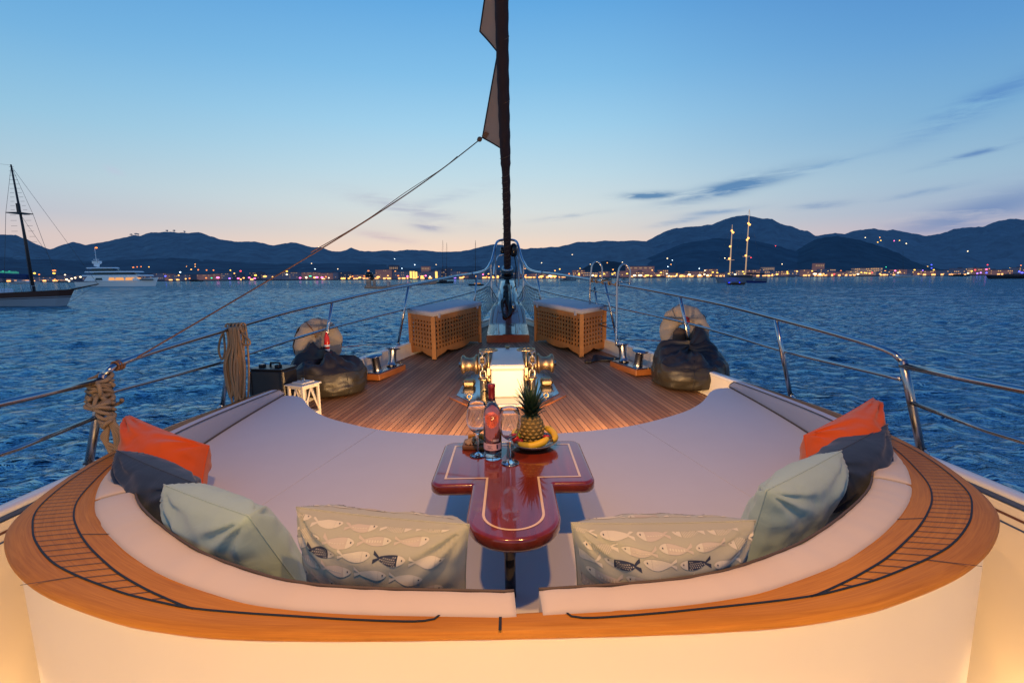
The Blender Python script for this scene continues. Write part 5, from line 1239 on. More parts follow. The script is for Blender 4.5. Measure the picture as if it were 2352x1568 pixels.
# ---- mooring bitts
def bitt(sg, label):
    c = Vector((sg*1.43,5.20,zd(0,5.2))); tg = Vector((-sg*.30,1,.055)).normalized(); ang = math.atan2(tg.y, tg.x); Rz = Matrix.Rotation(ang,3,'Z')
    t = thing('mooring_bitts', label, 'bollard', tuple(c), 'mooring bitts')
    b = MB(); b.box(c+Vector((0,0,.035)), (.58,.22,.07), Rz, bev=.006); b.build('teak_base', 'teakbase', t)
    b = MB(); b.box(c+Vector((0,0,.075)), (.54,.18,.010), Rz, bev=.003); b.build('base_plate', 'steel', t)
    for e in (-1,1):
        p = c+tg*(e*.15)+Vector((0,0,.08)); ax = (Vector((0,0,1))+tg*(e*.22)+Vector((0,0,0))).normalized()
        b = MB(); b.lathe([(.062,0),(.052,.02),(.047,.05),(.047,.17),(.052,.185)], p, 24, ax); b.build('post', 'steelb', t)
        b = MB(); b.lathe([(.05,.182),(.085,.19),(.09,.196),(.085,.202),(.0,.206)], p, 24, ax); b.build('cap', 'steel', t)
    b = MB()
    for e in (-1,1):
        for s_ in (-1,1): q = c+tg*(e*.25)+Vector((s_*.06,0,.08)); b.lathe([(0,.0),(.012,0),(.011,.012),(0,.016)], q, 8)
    b.build('bolt_heads', 'brassy', t)
bitt(-1, 'pair of polished steel mooring bitts beside the left bean bag')
bitt(1, 'pair of polished steel mooring bitts beside the right bean bag')
t = thing('cable_coil', 'black shore cable lying on deck behind the right mooring bitts', 'cable', (1.15,5.7,zd(0,5.7)))
random.seed(9); b = MB()
for k in range(5):
    y_ = 5.55+.03*k; b.tube(smooth_curve([(1.0+.02*k,y_,zd(0,y_)+.015),(1.12,y_+.1,zd(0,y_)+.02+.01*k),(1.30,y_+.06,zd(0,y_)+.03),(1.46,y_-.05,zd(0,y_)+.04),(1.52,y_-.2,zd(0,y_)+.02)], 20), .012, 6)
b.build('cable_loops', 'black', t)
b = MB(); b.box((1.0,5.58,zd(0,5.6)+.02), (.09,.05,.04), bev=.01); b.build('plug', 'black', t)
for sg, nm in ((-1,'left'),(1,'right')):
    y_ = 7.35; t = thing('deck_cleat', f'small dark fairlead on the {nm} bulwark beside the bowsprit', 'fairlead', (sg*(Wf(y_)-.04),y_,zcap(y_)), 'bow fairleads')
    c = Vector((sg*(Wf(8.4)-.09),8.3,zcap(8.3)+.02)); b = MB(); b.box(c+Vector((0,0,.012)), (.11,.2,.02), bev=.004); b.build('foot', 'steel', t)
    b = MB(); b.tube([c+Vector((0,-.08,.02)),c+Vector((0,-.07,.07)),c+Vector((0,0,.085)),c+Vector((0,.07,.07)),c+Vector((0,.08,.02))], .018, 8); b.build('bow', 'bronze', t)
    b = MB(); b.tube([(sg*(Wf(5.1)+.0),4.9,-.72),(sg*(Wf(5.5)+.01),5.6,-.80),(sg*(Wf(6)+.03),6.05,-.86)], .004, 5); tag(b.build('thin_line', 'rope2'), f'thin line running along the {nm} bulwark behind the bitts', 'line', 'thin lines at the bulwark')

# ---- bean bags
def beanbag(c, r, h, label, seed, lean, sp):
    random.seed(seed); z0 = zd(0, c[1])+.002
    t = thing('bean_bag', label, 'bean bag', (c[0],c[1],z0), 'leather bean bags')
    def surf(u, v):
        a_ = 2*PI*u
        # profile: fat base, collapsing to a folded collar
        prof = [(0,.0,0),(.10,.74,.0),(.2,.94,.06),(.32,1.0,.24),(.45,1.0,.46),(.56,.93,.66),(.68,.76,.82),(.80,.50,.90),(.92,.22,.90),(1,.0,.93)]
        rr_ = interp([(p[0],p[1]) for p in prof], v); zz = interp([(p[0],p[2]) for p in prof], v)
        x, y = math.cos(a_), math.sin(a_)
        nz = mnoise.fractal(Vector((x*1.4+seed, y*1.4, zz*2.)), 1., 2., 4)
        fold = abs(mnoise.noise(Vector((x*2.0, y*2.0+seed, zz*1.6))))+.5*abs(mnoise.noise(Vector((x*4.6+3, y*4.6+seed, zz*3.2))))
        k = max(0, (v-.42))*1.7
        rr2 = rr_*(1+.09*nz*(1-k)+.03*math.sin(a_*3+seed))-fold*.13*min(1,k)*rr_
        px_, py_ = x*r*rr2+lean[0]*zz**1.6, y*r*rr2*.95+lean[1]*zz**1.6
        hz_ = zz*h*(1+.25*nz+.16*math.sin(a_*2+seed)*min(1,k*2))-fold*.16*k*h*1.6
        # peaked collar
        pk = math.exp(-((a_-sp[0]+PI)%(2*PI)-PI)**2/.5)*math.exp(-(v-.74)**2/.03)*sp[1]
        return (c[0]+px_, c[1]+py_, z0+max(0,hz_+pk))
    b = MB(); nu, nv = 96, 60
    vs = [surf(i/nu, j/nv) for j in range(nv+1) for i in range(nu)]
    lo = [(j*nu+i, j*nu+(i+1)%nu, (j+1)*nu+(i+1)%nu, (j+1)*nu+i) for j in range(30) for i in range(nu)]; hi = [(j*nu+i, j*nu+(i+1)%nu, (j+1)*nu+(i+1)%nu, (j+1)*nu+i) for j in range(30,nv) for i in range(nu)]
    b.add(vs, lo); b.build('body', 'bag', t); b = MB(); b.add(vs, hi); b.build('upper_panel', 'bagtop', t)
    b = MB()
    for k in range(6): u = (k+.3)/6; b.tube([Vector(surf(u, v))*1.0 for v in np.linspace(.12,.62,16)], .004, 5)
    b.tube([surf(u, .5) for u in np.linspace(0,1,60)], .004, 5); b.build('seam', 'bagtop', t)
    return t
beanbag((-1.83,4.58), .385, .42, 'slumped olive and black bean bag below the left lifebuoy', 3, (-.06,.05), (2.6,.10))
beanbag((1.86,4.60), .375, .44, 'tall folded olive and black bean bag below the right lifebuoy', 8, (.04,.08), (.9,.20))
# ---- lifebuoys in canvas covers
def buoy(sg, c, r, label, open_):
    c = Vector(c); t = thing('lifebuoy', label, 'lifebuoy', tuple(c), 'covered horseshoe lifebuoys')
    fx = Vector((-sg*.72,-.69,0)).normalized()  # facing inboard and aft
    sx = Vector((fx.y,-fx.x,0)); b = MB()
    def fn(u, v):
        a_ = 2*PI*u; th_ = 2*PI*v
        rm = r*.64*(1+.05*mnoise.noise(Vector((math.cos(a_)*1.3+sg*3,math.sin(a_)*1.3,0)))); tube = r*.36*(1+.22*mnoise.noise(Vector((math.cos(a_)*3,math.sin(a_)*3,th_*.6+sg))))
        q = sx*math.cos(a_)*(rm+tube*math.cos(th_))+Vector((0,0,1))*math.sin(a_)*(rm*1.04+tube*math.cos(th_))+fx*tube*.62*math.sin(th_)
        q += fx*.022*mnoise.fractal(q*9,1.,2.,4); q += q.normalized()*.012*mnoise.fractal(q*6+Vector((4,0,0)),1.,2.,4); return c+q
    b.grid(fn, 64, 20); b.build('cover', 'cover', t)
    if not open_:
        b = MB()
        def fn2(u, v):
            a_ = 2*PI*u; rr_ = r*.52*v; q = sx*math.cos(a_)*rr_+Vector((0,0,1))*math.sin(a_)*rr_+fx*(.035*(1-v*v)+.012*mnoise.fractal(Vector((math.cos(a_)*v*3,math.sin(a_)*v*3,5)),1.,2.,4)); return c+q
        b.grid(fn2, 40, 8); b.build('cover_panel', 'cover', t)
    b = MB()
    for k in (0,2):
        a_ = PI/4+k*PI/2+.3; q = c+(sx*math.cos(a_)+Vector((0,0,1))*math.sin(a_))*r*.66; d = (sx*math.cos(a_)+Vector((0,0,1))*math.sin(a_)); b.tube([q+d*r*.37*math.cos(e)+fx*r*.25*math.sin(e) for e in np.linspace(0,2*PI,13)], .006, 5)
    b.build('grab_strap', 'rope2' if sg < 0 else 'cover', t)
    return t, fx, sx, c
t, fx, sx, c = buoy(-1, (-2.035,4.88,-.675), .262, 'lifebuoy in a tan canvas cover with red lamp on the left rail', False)
b = MB(); q = Vector((-1.875,4.70,-.63)); b.lathe([(0,-.08),(.024,-.075),(.029,-.015),(.027,.04),(.015,.075),(.008,.095),(0,.10)], tuple(q), 16)
l_ = thing('buoy_light', 'bright red lifebuoy light clipped beside the left post', 'buoy light', (-1.875,4.70,-.75)); b.build('lens', 'red', l_)
b = MB(); b.lathe([(.025,-.055),(.031,-.05),(.031,-.035),(.025,-.03)], tuple(q), 16); b.lathe([(.014,-.11),(.022,-.10),(.025,-.078),(0,-.078)], tuple(q), 16); b.build('band', 'white', l_)
t, fx, sx, c = buoy(1, (1.965,5.02,-.62), .278, 'open ring lifebuoy in a pale canvas cover on the right rail', True)
b = MB(); q = Vector((1.90,4.96,-.66)); b.lathe([(0,-.16),(.06,-.15),(.075,-.06),(.07,.03),(.045,.07),(0,.085)], tuple(q), 18)
l_ = thing('line_bag', 'brown rescue line bag hanging inside the right lifebuoy', 'bag', (1.90,4.96,-.82)); b.build('pouch', 'cover2', l_) if 'cover2' in M else None
M['cover2'] = simple('brown_canvas', (.07,.045,.03), .85, nscale=20, namt=.3)
b.build('pouch', 'cover2', l_)
b = MB(); b.lathe([(0,0),(.03,0),(.034,.03),(.02,.06),(0,.065)], (1.955,4.92,-.52), 12); b.build('cap', 'red', l_)

# ---- black equipment case
t = thing('equipment_case', 'black hard equipment case standing between the coaming and left post', 'case', (-1.95,3.95,zd(0,3.9)))
Rz = Matrix.Rotation(R(-12),3,'Z'); cc = Vector((-2.06,3.95,-.955))
b = MB(); b.box(cc, (.34,.20,.40), Rz, bev=.02); b.build('shell', 'black', t)
b = MB(); b.box(cc+Rz @ Vector((0,0,.203)), (.335,.205,.012), Rz, bev=.005); b.build('seal', 'black', t)
for dx in (-.09,.07):
    b = MB(); b.box(cc+Rz @ Vector((dx,-.02,.22)), (.05,.05,.03), Rz, bev=.008); b.build('latch', 'gloss', t)
b = MB(); b.tube([cc+Rz @ Vector((-.05,.03,.205)), cc+Rz @ Vector((-.045,.03,.24)), cc+Rz @ Vector((.045,.03,.24)), cc+Rz @ Vector((.05,.03,.205))], .010, 6); b.build('handle', 'black', t)
b = MB(); b.box(cc+Rz @ Vector((.1665,.0,.09)), (.004,.05,.05), Rz); b.build('sticker', 'white', t)
for k in (-1,1): b = MB(); b.box(cc+Rz @ Vector((k*.155,-.101,0)), (.03,.012,.36), Rz, bev=.004); b.build('rib', 'gloss', t)

# ---- lantern
t = thing('lantern', 'white wooden lantern standing on deck at the left end of the mattress', 'lantern', (-1.62,3.78,zd(0,3.8)))
lc = Vector((-1.765,3.86,zd(0,3.8))); Rz = Matrix.Rotation(R(-24),3,'Z'); w2 = .08; hh = .285
LP = lambda x, y, z: lc+Rz @ Vector((x,y,z))
b = MB(); b.box(LP(0,0,hh+.008), (w2*2+.05,w2*2+.05,.014), Rz, bev=.004); b.box(LP(0,0,hh-.01), (w2*2+.01,w2*2+.01,.022), Rz); b.box(LP(0,0,hh+.022), (w2*2-.03,w2*2-.03,.016), Rz, bev=.004); b.build('roof', 'lantern', t)
for sx_ in (-1,1):
    for sy_ in (-1,1): b = MB(); b.box(LP(sx_*w2,sy_*w2,hh/2), (.018,.018,hh), Rz); b.build('leg', 'lantern', t)
b = MB(); b.box(LP(0,0,.03), (w2*2+.01,w2*2+.01,.03), Rz); b.build('floor', 'lantern', t)
for (ax, s_) in (('x',-1),('x',1),('y',-1),('y',1)):
    b = MB()
    for (u0, u1) in ((-1,1),(1,-1)):
        p0 = (u0*w2, s_*w2, .045) if ax == 'x' else (s_*w2, u0*w2, .045); p1 = (0, s_*w2, hh-.02) if ax == 'x' else (s_*w2, 0, hh-.02)
        b.tube([LP(*p0), LP(*p1)], .008, 4)
    b.build('cross_brace', 'lantern', t)
b = MB(); b.tube([LP(-.02,0,hh+.03), LP(-.018,0,hh+.055), LP(.018,0,hh+.055), LP(.02,0,hh+.03)], .004, 5); b.build('handle', 'galv', t)
b = MB(); b.lathe([(0,0),(.03,0),(.03,.10),(0,.10)], tuple(LP(0,0,.045)), 14); b.build('candle', 'white', t)

# ---- rope coils
def coil_on_post():
    t = thing('rope_coil', 'thick tan rope bundle hitched on the nearest left post with loops hanging', 'rope', (-2.12,2.34,-.8))
    random.seed(21); top = Vector((-2.12,2.36,-.475)); ax = (Vector((-2.275,2.37,-1.0))-top).normalized()
    b = MB()
    for k in range(9):
        c = top+ax*(.02+k*.014); 
        b.tube([c+Vector((math.cos(a_)*(.042+.012*random.random()),math.sin(a_)*(.04+.01*random.random()),.018*math.sin(a_+k)+.006*random.random())) for a_ in np.linspace(0,2*PI,12)], .0095, 6)
    b.build('turns', 'rope', t)
    b = MB()
    for k in range(12):
        a0 = random.uniform(0,6.28); c = Vector((-2.115,2.34,-.575))+Vector((random.uniform(-.03,.03),random.uniform(-.03,.02),random.uniform(-.05,.05)))
        nrm = Vector((random.uniform(-.7,.7),random.uniform(-.7,.7),random.uniform(-.6,1))).normalized(); u_ = nrm.orthogonal().normalized(); v_ = nrm.cross(u_); r_ = random.uniform(.035,.055)
        b.tube([c+u_*math.cos(a_)*r_+v_*math.sin(a_)*r_*.8 for a_ in np.linspace(a0,a0+5.2,14)], .0095, 6)
    b.build('knot', 'rope', t)
    b = MB()
    for k in range(4):
        x_ = -2.03+.004*k; w_ = .022+.011*k; zt, zb = -.68, -.875+.016*k
        b.tube(smooth_curve([(x_-.02,2.27,zt),(x_-w_*.5,2.265,zt-.05),(x_-w_,2.26,(zt+zb)/2-.02),(x_-w_*.7,2.26,zb+.02),(x_+.005*k,2.26,zb),(x_+w_*.8,2.26,zb+.02),(x_+w_,2.26,(zt+zb)/2),(x_+w_*.4,2.265,zt-.04),(x_-.01,2.27,zt+.01)], 34), .009, 6)
    b.build('hanging_loops', 'rope', t)
    b = MB()
    for k in range(9):
        f_ = k/8; c = Vector((-2.105,2.32,-.60)).lerp(Vector((-2.035,2.265,-.71)), f_); r_ = .048-.026*f_
        b.tube([c+Vector((math.cos(a_)*r_*1.1,math.sin(a_)*r_,math.sin(a_*1.+k)*.02)) for a_ in np.linspace(0,2*PI*.98,12)], .0095, 6)
    b.build('wrapping', 'rope', t)
coil_on_post()
def long_coil():
    t = thing('rope_coil', 'long tan rope hank hanging down the second left post from the top rail', 'rope', (-2.08,3.42,-.9))
    random.seed(5)
    for part, rg in (('hanging_strands', range(17)),):
        b = MB()
        for k in rg:
            x0 = -2.035+random.uniform(-.02,.03)+.0045*k-.03; xb = x0+random.uniform(-.02,.035)-.02; zb = -.86-random.uniform(0,.07)
            y0 = 3.38+random.uniform(-.05,.05); w_ = random.uniform(.012,.03)
            b.tube(smooth_curve([(x0-.01,y0,-.33),(x0-w_*.4,y0,-.45),(xb-w_,y0-.01,-.62+random.uniform(-.02,.02)),(xb-w_,y0,-.78),(xb,y0,zb),(xb+w_,y0,-.78),(xb+w_+.01,y0+.01,-.60+random.uniform(-.02,.02)),(x0+w_*.5,y0,-.42),(x0+.01,y0,-.33)], 44), .0078, 5)
        b.build(part, 'rope', t)
    b = MB()
    for k in range(5): b.tube([Vector((-2.075+.022*k,3.40+.008*k,-.345))+Vector((.006*math.sin(a_*2),math.cos(a_)*.032,math.sin(a_)*.036)) for a_ in np.linspace(0,2*PI,12)], .008, 5)
    b.build('rail_turns', 'rope', t)
    b = MB(); b.tube(smooth_curve([(-2.11,3.40,-.36),(-2.15,3.4,-.44),(-2.165,3.4,-.52),(-2.145,3.4,-.58),(-2.12,3.4,-.52),(-2.115,3.4,-.42),(-2.12,3.4,-.34)], 30), .008, 5); b.build('side_loop', 'rope', t)
    b = MB(); b.tube(smooth_curve([(-1.985,3.40,-.38),(-1.94,3.4,-.42),(-1.925,3.4,-.46),(-1.955,3.4,-.475),(-1.995,3.4,-.44)], 20), .008, 5); b.build('side_loop', 'rope', t)
long_coil()

# ------------------------------------------------------------------ table
TX = .03; TZ = -.76; TH = .042
t = thing('table', 'glossy mahogany T-shaped table with pale inlay line', 'table', (TX,1.35,-1.05))
def rounded(pts, rads, n=8):
    out = []; N_ = len(pts)
    for i in range(N_):
        p = Vector(pts[i]); a_ = (Vector(pts[i-1])-p).normalized(); c_ = (Vector(pts[(i+1)%N_])-p).normalized(); r_ = rads[i]
        if r_ <= 0: out.append(tuple(p)); continue
        ang = a_.angle(c_); d = r_/math.tan(ang/2); s0 = p+a_*d; s1 = p+c_*d; bis = (a_+c_).normalized(); ce = p+bis*(r_/math.sin(ang/2))
        v0 = s0-ce; v1 = s1-ce; th = v0.angle(v1); sg = 1 if v0.x*v1.y-v0.y*v1.x > 0 else -1
        for k in range(n+1): aa = sg*th*k/n; out.append((ce.x+v0.x*math.cos(aa)-v0.y*math.sin(aa), ce.y+v0.x*math.sin(aa)+v0.y*math.cos(aa)))
    return out
def tee(ins, r_):
    hw, sw = .312-ins, .152-ins; y0, y1, y2 = 1.60+ins, 2.05-ins, 1.235+ins
    pts = [(-hw,y0),(-sw,y0),(-sw,y2+sw),(-sw,y2),(sw,y2),(sw,y2+sw),(sw,y0),(hw,y0),(hw,y1),(-hw,y1)]
    pts = [(-hw,y0),(-sw,y0),(-sw,y2),(sw,y2),(sw,y0),(hw,y0),(hw,y1),(-hw,y1)]
    rad = [r_, .004 if ins == 0 else 0, sw*.995, sw*.995, .004 if ins == 0 else 0, r_, r_, r_]
    return [(x+TX, y) for x, y in rounded(pts, rad, 14)]
b = MB(); b.slab(tee(0, .05), lambda x, y: TZ, TH, .009); b.build('table_top', 'mahog', t)
def loopband(b, outer, inner, z):
    n_ = len(outer); vs = [(p[0],p[1],z) for p in outer]+[(p[0],p[1],z) for p in inner]; b.add(vs, [(i,(i+1)%n_,n_+(i+1)%n_,n_+i) for i in range(n_)], False)
o1, o2 = tee(.052, .0), tee(.060, .0); 
def tee_fix(ins): 
    hw, sw = .312-ins, .152-ins; y0, y1, y2 = 1.60+ins, 2.05-ins, 1.235+ins; pts = [(-hw,y0),(-sw,y0)]
    for k in range(25): a_ = PI+PI*k/24; pts.append((sw*math.cos(a_), y2+sw+sw*math.sin(a_)))
    pts += [(sw,y0),(hw,y0),(hw,y1),(-hw,y1)]; return [(x+TX,y) for x, y in pts]
b = MB(); loopband(b, tee_fix(.050), tee_fix(.0585), TZ+.0012); b.build('inlay_line', 'inlay', t)
b = MB(); b.tube([(TX-.014,1.37,TZ-TH-.03),(TX-.014,1.37,-1.045)], .018, 20); b.build('leg', 'gloss', t)
b = MB(); b.lathe([(.018,-.10),(.022,-.075),(.05,-.03),(.055,-.012),(.055,0),(0,0)], (TX-.014,1.37,TZ-TH), 24); b.build('leg_bracket', 'gloss', t)
# second leg under the cross bar
b = MB(); b.tube([(TX,1.85,TZ-TH),(TX,1.85,-1.01)], .019, 16); b.build('leg', 'gloss', t)

# wine bottle
def bottle():
    c = (-.052,1.850,TZ+.001); t = thing('wine_bottle', 'tall bottle of rose wine with burgundy foil on the table', 'wine bottle', c)
    pr = [(0,.004),(.028,.002),(.034,.0),(.0375,.006),(.038,.03),(.038,.19),(.0375,.197),(.034,.212),(.026,.228),(.0175,.243),(.0148,.255),(.0138,.27),(.0135,.305),(.0152,.306),(.0152,.318),(.0125,.32)]
    b = MB(); b.lathe(pr, c, 36); inn = [(.0105,.318),(.0110,.27),(.0122,.255),(.015,.243),(.0235,.228),(.0315,.212),(.0350,.197),(.0352,.19),(.0352,.035),(.030,.028),(.022,.031),(.010,.045),(0,.048)]
    b2 = MB(); b2.lathe(pr+inn, c, 36); b2.build('bottle_glass', 'glass', t)
    b = MB(); b.lathe([(0,.0485),(.010,.0455),(.022,.0315),(.030,.0285),(.0346,.036),(.0346,.188),(.0344,.196),(.031,.211),(.023,.227),(.0145,.242),(.0,.242)], c, 36); b.build('wine', 'rose', t)
    b = MB(); b.lathe([(.0142,.250),(.0144,.268),(.0142,.303),(.0158,.305),(.0158,.3205),(.0,.3215)], c, 28); b.build('foil_capsule', 'capsule', t)
    b = MB(); 
    def lab(r_, z0, z1, a0, a1, n_=24): 
        vs = []; 
        for k in range(n_+1): a_ = a0+(a1-a0)*k/n_; vs += [(c[0]+r_*math.cos(a_), c[1]+r_*math.sin(a_), c[2]+z0), (c[0]+r_*math.cos(a_), c[1]+r_*math.sin(a_), c[2]+z1)]
        return vs, [(2*i,2*i+2,2*i+3,2*i+1) for i in range(n_)]
    v, f_ = lab(.0387,.046,.075,-PI*.97,-PI*.14); b.add(v, f_); lb = b.build('label', 'label', t)
    b = MB(); v, f_ = lab(.0391,.052,.070,-PI*.36,-PI*.30,6); b.add(v, f_); v, f_ = lab(.0391,.058,.0605,-PI*.66,-PI*.54,6); b.add(v, f_); v, f_ = lab(.0391,.0645,.066,-PI*.70,-PI*.50,6); b.add(v, f_); v, f_ = lab(.0391,.053,.0545,-PI*.72,-PI*.48,6); b.add(v, f_)
    b.build('label_print', 'labelink', lb)
    b = MB(); v, f_ = lab(.0384,.084,.094,-PI*.48,-PI*.26,10); b.add(v, f_); b.build('neck_crest', 'labelpale', t)
M['labelpale'] = simple('pale_label_relief', (.55,.40,.38), .3)
bottle()
def wineglass(c, s, label):
    t = thing('wine_glass', label, 'wine glass', c, 'wine glasses')
    o = [(0,.0015),(.034,.001),(.036,.0025),(.030,.0045),(.012,.008),(.0045,.015),(.0036,.03),(.0036,.088),(.006,.096),(.016,.103),(.030,.115),(.041,.135),(.046,.158),(.0455,.180),(.041,.205),(.036,.228),(.0352,.2295)]
    i = [(.0345,.228),(.0395,.205),(.0440,.180),(.0445,.158),(.0395,.136),(.0288,.117),(.015,.1065),(.004,.102),(0,.1015)]
    b = MB(); b.lathe([(r_*s,z*s) for r_, z in o+i], c, 40); b.build('bowl', 'glass', t)
wineglass((-.118,1.880,TZ+.001), 1.02, 'empty wine glass left of the bottle near the snack board')
wineglass((.021,1.790,TZ+.001), 1.02, 'empty wine glass right of the bottle in front of the fruit plate')
# fruit plate
pc = (.125,1.972,TZ+.001)
t = thing('fruit_plate', 'shallow grey plate holding pineapple and bananas on the table', 'plate', pc)
b = MB(); b.lathe([(0,.004),(.05,.003),(.055,.0),(.06,.004),(.085,.014),(.108,.030),(.111,.033),(.109,.0345),(.084,.019),(.055,.009),(0,.008)], pc, 48); b.build('dish', 'ceramic', t)
# pineapple
pb = Vector((.118,1.995,TZ+.014)); PS = 1.17
t = thing('pineapple', 'whole pineapple with dark leafy crown standing on the plate', 'pineapple', tuple(pb))
b = MB()
def pbody(u, v):
    a_ = 2*PI*u; r_ = PS*.050*(math.sin(PI*min(1,max(0,(v*.86+.09))))**.42); z = PS*.112*v
    return pb+Vector((math.cos(a_)*r_, math.sin(a_)*r_, z))
b.grid(pbody, 40, 20); b.f.append([20*41+k for k in range(40)]); b.m.append(0); b.sm.append(True); b.build('body', 'pine', t)
b = MB()
for j in range(8):
    for i in range(13):
        u = (i+.5*(j%2))/13; v = .06+j*.118; p = pbody(u, v); q = pbody(u, min(1,v+.02)); ctr = pb+Vector((0,0,p.z-pb.z)); n_ = (p-ctr).normalized()
        tn = Vector((-n_.y,n_.x,0)); up = Vector((0,0,1)); hw, hh2 = .0112, .0084
        b.add([p+tn*hw, p+up*hh2, p-tn*hw, p-up*hh2, p+n_*.0042], [(0,1,4),(1,2,4),(2,3,4),(3,0,4)], False)
b.build('eyes', 'pineeye', t)
b = MB(); random.seed(4)
for k in range(74):
    f_ = k/74; base = pb+Vector((0,0,.122+.055*f_)); a_ = k*2.39996; out = (1-f_)**.8; L_ = PS*(.052+.055*f_)*random.uniform(.85,1.15); d = Vector((math.cos(a_),math.sin(a_),0)); w_ = .0095*(1.0-.25*f_)
    c1 = base+d*(.010+.012*(1-f_)); pts = []; 
    for i in range(7):
        s_ = i/6; rad = L_*(s_*(.25+.70*out)); hz_ = L_*(s_*(1.05-.75*out)+.35*out*math.sin(PI*.8*s_)*.6); pts.append(c1+d*rad+Vector((0,0,hz_)))
    vs = []; tn = Vector((-d.y,d.x,0))
    for i, p in enumerate(pts): ww = w_*(1-(i/6)**1.6); vs += [p+tn*ww+d*.002, p-Vector((0,0,.0)), p-tn*ww+d*.002]
    fs = [];
    for i in range(6): o_ = i*3; fs += [(o_,o_+1,o_+4,o_+3),(o_+1,o_+2,o_+5,o_+4)]
    b.add(vs, fs, True)
b.build('crown', 'pleaf', t)
# bananas
def banana(pts, label, r_=.0165):
    P = smooth_curve(pts, 26); t = thing('banana', label, 'banana', P[0], 'bananas on the plate')
    rr_ = [r_*min(1, .30+2.8*min(i, 25-i)/25) if 2 < i < 23 else (r_*.42 if i <= 2 else r_*.33) for i in range(26)]
    b = MB(); b.tube(P[2:23], r_, 7, rr=rr_[2:23]); b.build('skin', 'banana', t); b = MB(); b.tube(P[22:], .006, 6, rr=[.0062,.006,.0058,.0064]); b.build('stem', 'bantip', t)
    b = MB(); b.tube(P[:3], .006, 6, rr=[.004,.006,.007]); b.build('tip', 'bantip', t)
z_ = TZ+.036
banana([(.045,1.915,z_+.012),(.075,1.902,z_-.0),(.115,1.896,z_-.002),(.160,1.905,z_+.008),(.19,1.925,z_+.020),(.205,1.935,z_+.022)], 'banana lying across the front of the plate')
banana([(.20,1.93,z_+.004),(.22,1.955,z_+.006),(.222,1.99,z_+.014),(.205,2.03,z_+.022),(.18,2.05,z_+.028),(.165,2.055,z_+.03)], 'banana curving around the right rim of the plate')
banana([(.03,1.95,z_+.016),(.042,1.985,z_+.018),(.06,2.02,z_+.02),(.09,2.045,z_+.022),(.12,2.055,z_+.02),(.135,2.055,z_+.02)], 'banana half hidden behind the pineapple')
for k, (x, y, r_, mt, lab, nm) in enumerate([(.045,1.955,.018,'berry','red strawberry at the left edge of the plate','strawberry'),(.066,1.935,.014,'berry','second red strawberry beside the pineapple base','strawberry'),(.055,1.985,.022,'apple','small green apple between strawberries and pineapple','apple'),(.185,1.97,.016,'berry','dark red plum between bananas on the right of the plate','plum')]):
    t = thing(nm, lab, nm, (x,y,TZ+.02)); b = MB(); b.lathe([(0,-r_),(r_*.5,-r_*.85),(r_*.9,-.2*r_),(r_,.25*r_),(r_*.8,.75*r_),(r_*.3,.95*r_),(0,.85*r_)], (x,y,TZ+.024+r_), 14); b.build('fruit', mt, t)
    b = MB(); b.tube([(x,y,TZ+.024+r_*1.85),(x+.002,y,TZ+.03+r_*2.0)], .0015, 5); b.build('stalk', 'pleaf', t)
# snack board with nuts and cheese
t = thing('snack_board', 'small wooden board with raised edge holding nuts and orange slices', 'board', (-.135,1.985,TZ))
b = MB(); b.slab(rounded([(-.195,1.945),(-.085,1.935),(-.055,2.03),(-.19,2.04)], [.012]*4, 5), lambda x, y: TZ+.020, .019, .003); b.build('plank', 'board', t)
t = thing('nut_pile', 'heap of pale roasted nuts on the snack board', 'nuts', (-.15,1.97,TZ+.02)); t['kind'] = 'stuff'
random.seed(6); b = MB()
for k in range(120):
    a_ = random.uniform(0,6.28); r_ = math.sqrt(random.random()); x, y = -.142+math.cos(a_)*r_*.042, 1.972+math.sin(a_)*r_*.028; b.ball((x,y,TZ+.024+(1-r_)*.020+random.uniform(0,.005)), (random.uniform(.004,.007),random.uniform(.004,.007),.0045), 6, 5)
b.build('nuts', 'nut', t)
for k, (x, y, a_) in enumerate([(-.155,2.012,.2),(-.115,2.015,-.3),(-.088,1.995,.5)]):
    b = MB(); b.box((x,y,TZ+.035), (.034,.016,.030), Matrix.Rotation(a_,3,'Z') @ Matrix.Rotation(.25,3,'X'), bev=.003); tag(b.build('cheese_slice', 'cheese'), ['orange cheese slice at the left back of the snack board','orange cheese slice behind the middle of the nut heap','orange cheese slice at the right of the snack board'][k], 'cheese')

